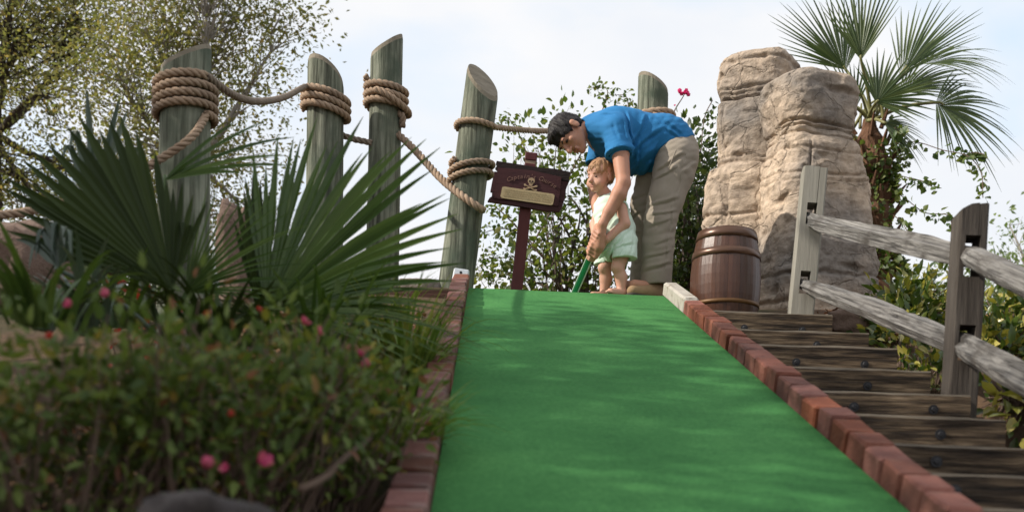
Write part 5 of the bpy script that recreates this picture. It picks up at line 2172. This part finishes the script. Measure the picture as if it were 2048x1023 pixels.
pA = fan_plant('low fan palm with a huge dark pleated frond at the left', P(330, 700, 3.6), None)
cA = P(335, 690, 3.6)
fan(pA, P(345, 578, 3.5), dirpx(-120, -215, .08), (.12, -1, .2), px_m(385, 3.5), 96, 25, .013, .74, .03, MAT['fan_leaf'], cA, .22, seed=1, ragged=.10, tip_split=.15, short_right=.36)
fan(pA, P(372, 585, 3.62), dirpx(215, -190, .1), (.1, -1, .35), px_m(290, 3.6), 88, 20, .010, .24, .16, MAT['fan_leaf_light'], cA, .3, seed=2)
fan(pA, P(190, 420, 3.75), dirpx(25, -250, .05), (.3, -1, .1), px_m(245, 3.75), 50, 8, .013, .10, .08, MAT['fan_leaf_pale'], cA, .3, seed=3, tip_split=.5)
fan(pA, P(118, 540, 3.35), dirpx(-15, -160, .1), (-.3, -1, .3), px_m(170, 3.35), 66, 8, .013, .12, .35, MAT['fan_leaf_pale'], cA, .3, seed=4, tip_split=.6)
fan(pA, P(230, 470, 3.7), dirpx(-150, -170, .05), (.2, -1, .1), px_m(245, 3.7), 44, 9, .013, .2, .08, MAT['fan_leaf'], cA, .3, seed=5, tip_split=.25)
fan(pA, P(330, 360, 3.8), dirpx(190, -90, 0), (.0, -1, .4), px_m(270, 3.8), 40, 6, .009, .06, .12, MAT['fan_leaf_light'], cA, .3, seed=15)
pB = fan_plant('low fan palm with a large green frond spreading in front of two pilings', P(540, 720, 3.9), None)
cB = P(540, 700, 3.95)
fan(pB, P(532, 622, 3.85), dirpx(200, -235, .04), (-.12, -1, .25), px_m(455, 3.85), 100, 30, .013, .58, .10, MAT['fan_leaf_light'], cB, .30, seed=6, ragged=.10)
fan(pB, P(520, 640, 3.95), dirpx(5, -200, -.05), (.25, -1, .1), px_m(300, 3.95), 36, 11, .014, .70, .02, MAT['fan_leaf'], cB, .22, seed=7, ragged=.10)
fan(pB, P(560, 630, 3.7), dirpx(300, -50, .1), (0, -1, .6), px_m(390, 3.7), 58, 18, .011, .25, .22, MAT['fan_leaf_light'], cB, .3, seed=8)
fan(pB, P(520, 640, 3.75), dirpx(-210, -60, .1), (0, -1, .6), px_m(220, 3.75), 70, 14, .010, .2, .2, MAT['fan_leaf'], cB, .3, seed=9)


def strap_clump(label, base, n, L, w, spread_, mat, lean=(0, 0), up=1.0, cat='strap plant', group=None, name='strap_plant'):
    base = Vector(base)
    o = thing(name, label, cat, base, group)
    mb = MB()
    for i in range(n):
        an = random.uniform(0, 2 * math.pi)
        r0 = random.uniform(0, spread_)
        p0 = base + Vector((math.cos(an) * r0, math.sin(an) * r0, -.02))
        an2 = an + random.uniform(-.6, .6)
        out = Vector((math.cos(an2) + lean[0], math.sin(an2) + lean[1], 0))
        l = L * random.uniform(.6, 1.15)
        k = 7
        bend = random.uniform(.35, 1.15)
        d = (out * .35 + Vector((0, 0, up))).normalized()
        side = d.cross(Vector((0, 0, 1)) if abs(d.z) < .95 else Vector((0, 1, 0)))
        side = Vector((-out.y, out.x, 0)).normalized()
        vs = []
        ww = w * random.uniform(.7, 1.2)
        for q in range(k + 1):
            t = q / k
            p = p0 + d * l * t + out.normalized() * l * bend * .42 * t * t
            p.z -= l * bend * .55 * t ** 2.6
            wt = ww * (1 - t ** 2.2) * .5 + .0004
            vs += [p - side * wt, p + Vector((0, 0, -wt * .35)), p + side * wt]
        b0 = 0
        fs = [(q * 3 + j, q * 3 + j + 1, q * 3 + j + 4, q * 3 + j + 3) for q in range(k) for j in range(2)]
        mb.add(vs, fs)
    mb.build('blades', mat, o, recalc=False, kind='stuff')
    return o


def onground(px, py, d):
    p = P(px, py, d)
    p.z = ground_z(p.x, p.y)
    return p


strap_clump('clump of dark strappy leaves at the far left before the brown boulder', P(165, 650, 3.3), 34, .36, .024, .07, MAT['fan_leaf_pale'], (-.55, -.1), .75)
strap_clump('broad green straps between the dark frond and the far-left leaves', P(250, 640, 3.6), 22, .36, .026, .06, MAT['fan_leaf_light'], (.1, -.1), .9)
strap_clump('bright grass tuft beside the left brick border below the timbers', P(805, 790, 4.0), 240, .54, .011, .10, MAT['grass'], (-.28, -.1), 1.25, 'grass tuft', 'grass tufts by the left border', 'grass_tuft')
strap_clump('arching grass tuft hanging over the lower left brick border', P(795, 930, 3.0), 190, .36, .010, .08, MAT['grass'], (-.05, -.1), .95, 'grass tuft', 'grass tufts by the left border', 'grass_tuft')
strap_clump('sparse grass blades standing before the stacked timbers', P(745, 740, 4.6), 120, .55, .010, .12, MAT['grass'], (0, 0), 1.2, 'grass tuft', 'grass tufts by the left border', 'grass_tuft')


strap_clump('dense green straps filling in behind the left azalea bush', P(80, 640, 3.0), 40, .34, .024, .12, MAT['fan_leaf_light'], (-.1, -.1), .8)
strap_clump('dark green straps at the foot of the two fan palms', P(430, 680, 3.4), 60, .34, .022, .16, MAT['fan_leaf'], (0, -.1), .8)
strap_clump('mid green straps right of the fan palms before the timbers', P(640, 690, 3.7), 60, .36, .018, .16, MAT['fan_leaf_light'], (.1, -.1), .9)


# ---- leafy shrubs
def shrub(name, label, cat, base, blobs, nleaf, leaf, tmpl, mats, nstem=26, stem_r=.006, group=None, inner=.35, up_bias=.55, flowers=None, clump=1.0, bare_below=None):
    """blobs: (centre, radii). Leaves gather along twigs, denser toward the outside"""
    o = thing(name, label, cat, base, group)
    base = Vector(base)
    w = np.array([b[1][0] * b[1][1] * b[1][2] for b in blobs]) ** .7
    w /= w.sum()
    pos, dirs = [], []
    tw = MB()
    tips = []
    for (c, r), ww in zip(blobs, w):
        c = Vector(c)
        for _ in range(max(4, int(nstem * ww))):
            d = unit(1)[0] * rng.uniform(inner, 1.0) ** .6
            q = c + Vector((d[0] * r[0], d[1] * r[1], d[2] * r[2]))
            b = base + Vector((random.uniform(-1, 1) * .3 * r[0] + (c.x - base.x) * .6, random.uniform(-1, 1) * .3 * r[1] + (c.y - base.y) * .6, 0))
            pts = limb(tw, b, q, stem_r, stem_r * .25, .10, 6, 4)
            tips.append(pts)
    per = max(1, nleaf // len(tips))
    for pts in tips:
        for _ in range(int(per * random.uniform(.5, 1.5))):
            t = rng.uniform() ** .55
            f = 1 + t * (len(pts) - 2.01)
            k = int(f)
            p = pts[k].lerp(pts[k + 1], f - k)
            g = rng.normal(size=3) * leaf * 1.1 * clump
            if bare_below is not None and p.z < bare_below and random.random() < .72:
                continue
            pos.append(np.array(p) + g)
            dirs.append(g + rng.normal(size=3) * leaf * .5 + np.array([0, 0, leaf * .3]))
    pos, dirs = np.array(pos), np.array(dirs)
    tw.build('stems', mats[0], o, recalc=False, kind='stuff')
    link('foliage', scatter_mesh('foliage', tmpl, pos, frames(dirs, up_bias=up_bias), leaf * rng.uniform(.65, 1.3, len(pos))), o, mats[1], 'stuff')
    return o, tips


flower_m = {}


def flower(parent, p, size, mat, name='flower'):
    """five petals in a shallow cup"""
    if size not in flower_m:
        mb = MB()
        tv, tf = leaf_template(1.0, .75, .1, -.25, 'round')
        for k in range(5):
            M = Matrix.Rotation(2 * math.pi * k / 5, 3, 'Z') @ Matrix.Rotation(R(38), 3, 'X')
            mb.add([M @ Vector(v) for v in tv], [tuple(f) for f in tf])
        flower_m[size] = mb.mesh('flower', recalc=False)
    key = (size, mat.name)
    if key not in flower_m:
        me = flower_m[size].copy()
        me.materials.append(mat)
        flower_m[key] = me
    o = bpy.data.objects.new(name, flower_m[key])
    COL.objects.link(o)
    o.matrix_basis = Matrix.Translation(p) @ Matrix.Rotation(random.uniform(0, 6), 4, 'Z') @ Matrix.Rotation(R(random.uniform(20, 80)), 4, 'X') @ Matrix.Rotation(random.uniform(0, 6), 4, 'Z') @ Matrix.Scale(size, 4)
    attach(o, parent)
    return o


AZ = leaf_template(1, .42, .15, .12)


def az(label, c, r, n, seed):
    c = Vector(c)
    base = Vector((c.x, c.y, ground_z(c.x, c.y)))
    k = r[0]
    blobs = [(c, r), (c + Vector((-k * .55, 0, .0)), (k * .6, r[1] * .8, r[2] * .85)), (c + Vector((k * .5, .05, .02)), (k * .6, r[1] * .8, r[2] * .8)), (c + Vector((0, -.1, r[2] * .25)), (k * .6, r[1] * .6, r[2] * .6))]
    return shrub('azalea_bush', label, 'azalea', base, blobs, n, .036, AZ, (MAT['twig'], MAT['azalea_leaf']), 150, .0045, 'azalea bushes in the left bed', .3, bare_below=c.z - r[2] * .25)


a1, _ = az('blurred azalea bush filling the bottom left corner', P(60, 830, 2.15), (.38, .30, .27), 4300, 1)
a2, _ = az('blurred azalea bush with the most pink flowers at bottom centre-left', P(400, 812, 2.30), (.38, .30, .255), 4600, 2)
a3, _ = az('azalea bush nearest the grass tufts and brick border', P(635, 805, 2.6), (.24, .28, .265), 3500, 3)
for par, px, py, d, s in ((a2, 412, 925, 2.02, .021), (a2, 522, 928, 2.02, .027), (a2, 455, 940, 2.04, .018), (a3, 605, 648, 2.45, .022), (a3, 632, 663, 2.45, .019), (a3, 738, 728, 2.5, .020), (a3, 722, 712, 2.52, .017), (a2, 352, 662, 2.2, .018), (a1, 213, 588, 2.4, .018), (a1, 102, 676, 2.1, .014), (a2, 417, 632, 2.3, .014), (a2, 467, 830, 2.1, .013), (a3, 705, 850, 2.5, .013), (a1, 143, 610, 2.2, .017), (a3, 517, 622, 2.5, .014), (a2, 515, 745, 2.3, .012)):
    flower(par, P(px, py, d), s, MAT['petal'] if s > .0165 else MAT['petal_red'])

m = MB()                                              # an old limb lying in the bed, lower right
limb(m, P(600, 985, 2.2), P(745, 868, 2.6), .009, .006, .05, 8, 7)
fb = m.build('fallen_branch', MAT['twig'], smooth=True)
tag(fb, 'brown bare branch leaning in the bed right of the azaleas', 'branch')

# red-leaved bits behind the dark frond
sr, _ = shrub('red_leaved_plant', 'small red-leaved plant under the dark fan frond', 'plant', onground(275, 600, 4.0), [(P(275, 580, 4.0), (.10, .08, .08))], 70, .045, AZ, (MAT['twig'], MAT['petal_red']), 10, .004)

shrub('low_shrub', 'low dark green shrub between the far-left boulders and the thick piling', 'shrub', onground(285, 600, 5.3), [(P(250, 545, 5.3), (.26, .2, .10)), (P(330, 550, 5.2), (.16, .2, .10)), (P(160, 555, 5.2), (.2, .2, .07))], 900, .05, AZ, (MAT['twig'], MAT['boug_dark']), 40, .004)

# bougainvillea behind the sign and the man
BG = leaf_template(1, .62, .1, .15, 'ovate')
zb = 2.72
bo, tips = shrub('bougainvillea', 'airy pale-leaved bougainvillea behind the sign and the toddler', 'bougainvillea', Vector((P(1150, 600, 8.9).x, 8.9, zb - .1)),
                 [(P(1110, 300, 8.9), (.42, .35, .30)), (P(1060, 270, 9.0), (.30, .3, .16)), (P(1190, 230, 9.0), (.32, .3, .22)), (P(1150, 420, 8.8), (.34, .3, .30)), (P(1080, 500, 8.8), (.38, .3, .22)), (P(1010, 510, 8.9), (.30, .25, .18)), (P(1250, 380, 8.9), (.25, .25, .4)), (P(1200, 480, 8.8), (.3, .3, .3))],
                 2600, .060, BG, (MAT['twig'], MAT['boug_leaf']), 44, .005, inner=.45, clump=1.7)
bo2, tips2 = shrub('bougainvillea', 'dense dark-leaved bougainvillea between the man and the rock', 'bougainvillea', Vector((P(1385, 600, 8.7).x, 8.7, zb - .1)),
                   [(P(1395, 320, 8.7), (.20, .3, .30)), (P(1385, 430, 8.6), (.24, .3, .28)), (P(1405, 250, 8.8), (.16, .22, .14)), (P(1360, 520, 8.6), (.2, .3, .2)), (P(1430, 270, 8.8), (.14, .2, .2))],
                   3400, .055, BG, (MAT['dark_bark'], MAT['boug_dark']), 55, .007, inner=.4, clump=1.5)
m = MB()                                              # long arching shoots with a few leaves
lp, ld = [], []
for pts in ([(1010, 590), (1150, 330), (1215, 190), (1180, 175)], [(1120, 590), (1060, 330), (1020, 240), (1000, 250)], [(1130, 580), (1240, 300), (1255, 200), (1220, 190)], [(1150, 585), (1040, 470), (985, 460), (950, 480)], [(1130, 590), (1020, 545), (970, 548), (940, 556)], [(1160, 590), (1010, 430), (985, 420)], [(1140, 590), (1060, 520), (1000, 515), (955, 520)]):
    path = spline([P(x, y, 8.8 + .1 * k) for k, (x, y) in enumerate(pts)], 8)
    m.tube(path, [.008 - .006 * k / len(path) for k in range(len(path))], 4)
    for k in range(len(path) // 3, len(path)):
        for _ in range(5):
            lp.append(np.array(path[k]) + rng.normal(size=3) * .035)
            ld.append(rng.normal(size=3))
m.build('long_shoots', MAT['twig'], bo, recalc=False)
link('shoot_leaves', scatter_mesh('shoot_leaves', BG, np.array(lp), frames(np.array(ld)), .045 * rng.uniform(.6, 1.2, len(lp))), bo, MAT['boug_leaf'], 'stuff')
m = MB()
path = spline([P(1380, 420, 8.7), P(1352, 300, 8.7), P(1345, 235, 8.75), P(1368, 190, 8.8)], 8)
m.tube(path, [.009 - .005 * k / len(path) for k in range(len(path))], 5)
m.tube(spline([P(1400, 330, 8.7), P(1408, 240, 8.7), P(1425, 200, 8.7)], 6), .004, 4)
m.build('long_shoots', MAT['twig'], bo2, recalc=False)
lp = [np.array(P(1425 + random.uniform(-14, 10), 210 + random.uniform(-14, 40), 8.7)) for _ in range(26)]
link('shoot_leaves', scatter_mesh('shoot_leaves', BG, np.array(lp), frames(rng.normal(size=(26, 3))), .04), bo2, MAT['boug_dark'], 'stuff')
for q in range(9):
    flower(bo2, P(1368 + random.uniform(-11, 13), 187 + random.uniform(-5, 5), 8.8), .030, MAT['magenta'], 'bract')
for px, py in ((1350, 212), (1355, 240)):
    flower(bo2, P(px, py, 8.78), .014, MAT['magenta'], 'bract')

# woody base of the bougainvillea
m = MB()
for q in range(9):
    limb(m, P(1150 + random.uniform(-25, 25), 590, 8.8) - Vector((0, 0, .12)), P(1100 + 140 * random.random(), 400 + random.uniform(-20, 60), 8.8), .022, .006, .16, 8, 6)
m.build('main_stems', MAT['dark_bark'], bo, recalc=False)
m = MB()
for q in range(7):
    limb(m, P(1380 + random.uniform(-20, 15), 590, 8.6) - Vector((0, 0, .12)), P(1370 + 60 * random.random(), 380 + random.uniform(-20, 60), 8.6), .022, .007, .16, 8, 6)
m.build('main_stems', MAT['dark_bark'], bo2, recalc=False)

# ---- variegated shrubs right of the steps
CT = leaf_template(1, .45, .14, .22, 'lance')


def croton(label, base, blobs, n, leaf, nsingle, group='variegated shrubs beyond the fence'):
    o, tips = shrub('variegated_shrub', label, 'shrub', base, blobs, n, leaf, CT, (MAT['twig'], MAT['croton']), 90, .007, group, .3, .5)
    mb = MB()
    tv, tf = CT
    mb.add([tuple(v) for v in tv], [tuple(f) for f in tf])
    me = mb.mesh('leaf', recalc=False)
    me.materials.append(MAT['croton_part'])
    for _ in range(nsingle):
        c, r = random.choice(blobs)
        d = unit(1)[0]
        d[1] = -abs(d[1])
        p = Vector(c) + Vector((d[0] * r[0], d[1] * r[1], d[2] * r[2])) * random.uniform(.85, 1.08)
        q = bpy.data.objects.new('leaf', me)
        COL.objects.link(q)
        M = frames((d + rng.normal(size=3) * .6 + np.array([0, -.2, -.1]))[None], up_bias=.5)[0]
        q.matrix_basis = Matrix.Translation(p) @ Matrix(M.tolist()).to_4x4() @ Matrix.Scale(leaf * random.uniform(.8, 1.4), 4)
        attach(q, o)
    return o


croton('variegated shrub under the lower rail between the two fence posts', onground(1810, 640, 6.1), [(P(1840, 610, 6.2), (.30, .25, .18)), (P(1800, 680, 5.9), (.20, .22, .13)), (P(1870, 650, 6.0), (.22, .25, .18)), (P(1780, 640, 6.2), (.14, .2, .12))], 2100, .062, 130)
croton('variegated shrub filling the right edge behind the chamfered post', onground(2010, 690, 5.4), [(P(2000, 640, 5.6), (.22, .25, .20)), (P(2060, 660, 5.4), (.25, .3, .24)), (P(1985, 720, 5.2), (.16, .2, .13))], 2000, .062, 110)
croton('yellow-leaved low shrub touching the steps under the lower rail', onground(1830, 745, 5.1), [(P(1840, 730, 5.2), (.13, .14, .07)), (P(1800, 700, 5.4), (.10, .12, .07)), (P(1870, 745, 5.0), (.07, .12, .06))], 420, .058, 60)
croton('large-leaved yellow shrub at the right edge beside the lowest rail', onground(2030, 850, 4.4), [(P(2020, 815, 4.4), (.11, .12, .08)), (P(2060, 830, 4.3), (.12, .14, .10)), (P(1990, 790, 4.5), (.08, .1, .06))], 150, .085, 50)

# ---- pale distant shrubs beyond the right edge
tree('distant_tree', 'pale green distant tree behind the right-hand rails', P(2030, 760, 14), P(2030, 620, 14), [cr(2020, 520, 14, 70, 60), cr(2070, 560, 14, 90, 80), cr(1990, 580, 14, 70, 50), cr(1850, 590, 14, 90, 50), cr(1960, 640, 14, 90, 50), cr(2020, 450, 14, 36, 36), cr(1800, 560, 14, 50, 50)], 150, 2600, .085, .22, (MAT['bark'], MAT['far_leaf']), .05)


# ------------------------------------------------------------------ cabbage palm
def palm():
    d = 9.6
    crown = P(1738, 238, d)
    base = P(1752, 720, d)
    o = thing('palm_tree', 'tall palm with stiff fan fronds rising behind the sandstone rock', 'palm', base)
    mb = MB()
    pts = [Vector(base).lerp(crown, k / 22) for k in range(23)]
    mb.tube(pts, [(.165 + .02 * math.sin(k * 2.6)) * min(1, (23.4 - k) / 5) for k in range(23)], 14, wob=lambda i, j: 1 + .10 * mnoise.noise(Vector((i * 1.3, j * 1.1, 5))))
    mb.build('trunk', MAT['palm_bark'], o)
    bm_ = MB()
    for i in range(54):                               # old leaf bases crossed on the trunk
        t = .35 + .62 * i / 54
        an = i * 2.4
        c = Vector(base).lerp(crown, t) + Vector((math.cos(an), math.sin(an), 0)) * (.16 if t < .85 else .16 - .5 * (t - .85))
        dd = Vector((math.cos(an) * .7 + random.uniform(-.4, .4), math.sin(an) * .7 + random.uniform(-.4, .4), .9)).normalized()
        bm_.tube([c, c + dd * .10, c + dd * .2], [.022, .018, .006], 5)
    bm_.build('leaf_bases', MAT['palm_bark'], o, recalc=False, kind='stuff')
    spec = [
        # hub px, axis px, face, radius px, spread, nseg, fuse, droop, costa
        ((1692, 140), (-75, -110), (.35, -1, .1), 185, 118, 26, .34, .06, .05, -.2),
        ((1722, 120), (-5, -130), (-.2, -1, .0), 170, 74, 20, .36, .03, .05, .25),
        ((1800, 150), (75, -110), (-.5, -1, .35), 185, 84, 22, .36, .10, .12, .1),
        ((1838, 128), (120, -45), (-.5, -.8, .6), 165, 104, 26, .34, .34, .16, -.3),
        ((1872, 205), (110, 30), (-.3, -.9, .45), 158, 165, 34, .34, .30, .10, .15),
        ((1752, 205), (70, -70), (.0, -1, .2), 120, 150, 26, .40, .12, .05, .35),
        ((1712, 215), (-50, -80), (.2, -1, .2), 120, 110, 20, .40, .10, .05, .1),
        ((1800, 185), (95, -55), (-.3, -1, .5), 150, 96, 22, .36, .22, .1, .0),
        ((1695, 205), (-80, 10), (.3, -1, .5), 105, 90, 16, .34, .3, .05, -.1),
        ((1768, 245), (100, 40), (.0, -1, .5), 95, 110, 18, .35, .30, .05, .3),
    ]
    for i, (h, a, f, r, sp, ns, fu, dr, co, off) in enumerate(spec):
        hub = P(h[0], h[1], d - off)
        fan(o, hub, dirpx(a[0], a[1], 0), f, px_m(r, d), sp, ns, .012, fu, dr, MAT['palm_leaf'], crown + Vector((random.uniform(-.05, .05), random.uniform(-.1, .05), -.05)), .3, seed=40 + i, ragged=.12, pet_mat=MAT['palm_dry'], pet_r=.014, costa=co)
    for i in range(9):                               # young upright stalks at the heart
        m = MB()
        q = crown + Vector((random.uniform(-.14, .14), random.uniform(-.12, .05), -.08))
        e = q + Vector((random.uniform(-.25, .3), random.uniform(-.2, .1), random.uniform(.25, .5)))
        m.tube(spline([q, (q + e) / 2 + Vector((0, 0, .05)), e], 4), [.016 - .001 * k for k in range(9)], 5)
        m.build('stalk', MAT['palm_dry'], o, smooth=True)
    return crown, base


palm_crown, palm_base = palm()

# ivy-like vine on the palm trunk, with trailing shoots
vine = thing('climbing_vine', 'green leafy vine wrapped round the palm trunk with long trailing shoots', 'vine', palm_base)
VL = leaf_template(1, .8, .1, .18, 'ovate')
n = 2300
tt = rng.uniform(.33, .99, n)
an = rng.uniform(0, 2 * math.pi, n)
rad = .17 + rng.uniform(0, .10, n) * (1 + .8 * np.sin(tt * 24))
pos = np.array([np.array(palm_base.lerp(palm_crown, t)) for t in tt]) + np.stack([np.cos(an) * rad, np.sin(an) * rad, rng.normal(size=n) * .02], 1)
keep = (np.sin(tt * 17 + 1.0) + .6 * np.sin(an * 2 + tt * 9)) > -.55
pos, an = pos[keep], an[keep]
dr_ = np.stack([np.cos(an), np.sin(an), -.2 + 0 * an], 1) + rng.normal(size=(len(an), 3)) * .6
link('foliage', scatter_mesh('foliage', VL, pos, frames(dr_, up_bias=.4), .058 * rng.uniform(.6, 1.25, len(pos))), vine, MAT['vine_mass'], 'stuff')
mb = MB()
mb.add([tuple(v) for v in VL[0]], [tuple(f) for f in VL[1]])
vleaf = mb.mesh('leaf', recalc=False)
vleaf.materials.append(MAT['vine_leaf'])
shoots = [[(1775, 290), (1830, 284), (1885, 300), (1935, 312), (1962, 345), (1966, 395)],
          [(1780, 345), (1815, 355), (1845, 362), (1862, 372)],
          [(1780, 375), (1815, 400), (1850, 425), (1895, 430), (1905, 455)],
          [(1930, 312), (1945, 305), (1968, 308)],
          [(1770, 420), (1800, 440), (1815, 462)],
          [(1780, 300), (1800, 270), (1790, 255)]]
for k, s in enumerate(shoots):
    path = spline([P(x, y, 9.4 - .1 * q) for q, (x, y) in enumerate(s)], 10)
    m = MB()
    m.tube(path, .004, 5)
    m.build('shoot', MAT['twig'], vine)
    for q in range(2, len(path)):
        dens = 1.6 if k in (1, 2) else (.8 if q < len(path) * .45 else 1.7)
        for _ in range(int(dens + random.random())):
            p = Vector(path[q]) + Vector((random.gauss(0, .022), random.gauss(0, .03), random.gauss(-.012, .022)))
            lf = bpy.data.objects.new('leaf', vleaf)
            COL.objects.link(lf)
            dv = np.array([random.gauss(0, .6), random.gauss(-.2, .5), random.gauss(-.5, .5)])
            lf.matrix_basis = Matrix.Translation(p) @ Matrix(frames(dv[None], up_bias=.3)[0].tolist()).to_4x4() @ Matrix.Scale(.058 * random.uniform(.6, 1.25), 4)
            attach(lf, vine)

# ------------------------------------------------------------------ loose bark chips
CHIP = (np.array([(-.5, -.22, 0), (.5, -.16, .05), (.46, .2, .08), (-.45, .24, .03), (0, 0, -.15)], float), np.array([(0, 1, 2, 3)]))


def chips(label, n, fn, size):
    pos = []
    while len(pos) < n:
        x, y = fn()
        pos.append((x, y, ground_z(x, y) + random.uniform(.006, .035)))
    pos = np.array(pos)
    q = frames(rng.normal(size=(n, 3)) * np.array([1, 1, .35]), up_bias=.7)
    o = link('bark_mulch', scatter_mesh('bark_mulch', (CHIP[0][:4], CHIP[1]), pos, q, size * rng.uniform(.5, 1.5, n)), None, MAT['mulch'], 'stuff')
    return tag(o, label, 'mulch')


chips('orange bark chips heaped behind the crest of the ramp', 3200, lambda: (random.uniform(-.2, 1.7), random.uniform(7.3, 8.4)), .032)
chips('bark chips scattered between the azaleas and the left border', 2600, lambda: (random.uniform(-1.5, -.46), random.uniform(1.3, 5.9)), .034)
chips('bark chips under the shrubs right of the steps', 2600, lambda: (random.uniform(1.75, 3.2), random.uniform(2.6, 6.6)), .034)
# heap them into a real low mound behind the tee
m = MB()
vs, fs = [], []
K = 20
cx, cy = P(1135, 575, 7.7).x, 7.8
for i in range(K + 1):
    for j in range(K + 1):
        x, y = -1 + 2 * i / K, -1 + 2 * j / K
        h = max(0, 1 - x * x) * max(0, 1 - y * y)
        X_, Y_ = cx + x * .42, cy + y * .35
        vs.append((X_, Y_, ground_z(X_, Y_) - .02 + .11 * h + .014 * mnoise.noise(Vector((X_ * 14, Y_ * 14, 0))) * (h > 0)))
fs = [(i * (K + 1) + j, (i + 1) * (K + 1) + j, (i + 1) * (K + 1) + j + 1, i * (K + 1) + j + 1) for i in range(K) for j in range(K)]
m.add(vs, fs)
MAT['mulch_pile'] = surf('loose_orange_mulch', [(0.10, 0.042, 0.018), (0.30, 0.14, 0.06), (0.42, 0.23, 0.11)], 60, rough=.95, bump=1.0, bscale=70, dist=.03)
o = m.build('mulch_heap', MAT['mulch_pile'], smooth=True, recalc=False, kind='stuff')
tag(o, 'low heap of orange mulch behind the putter', 'mulch')
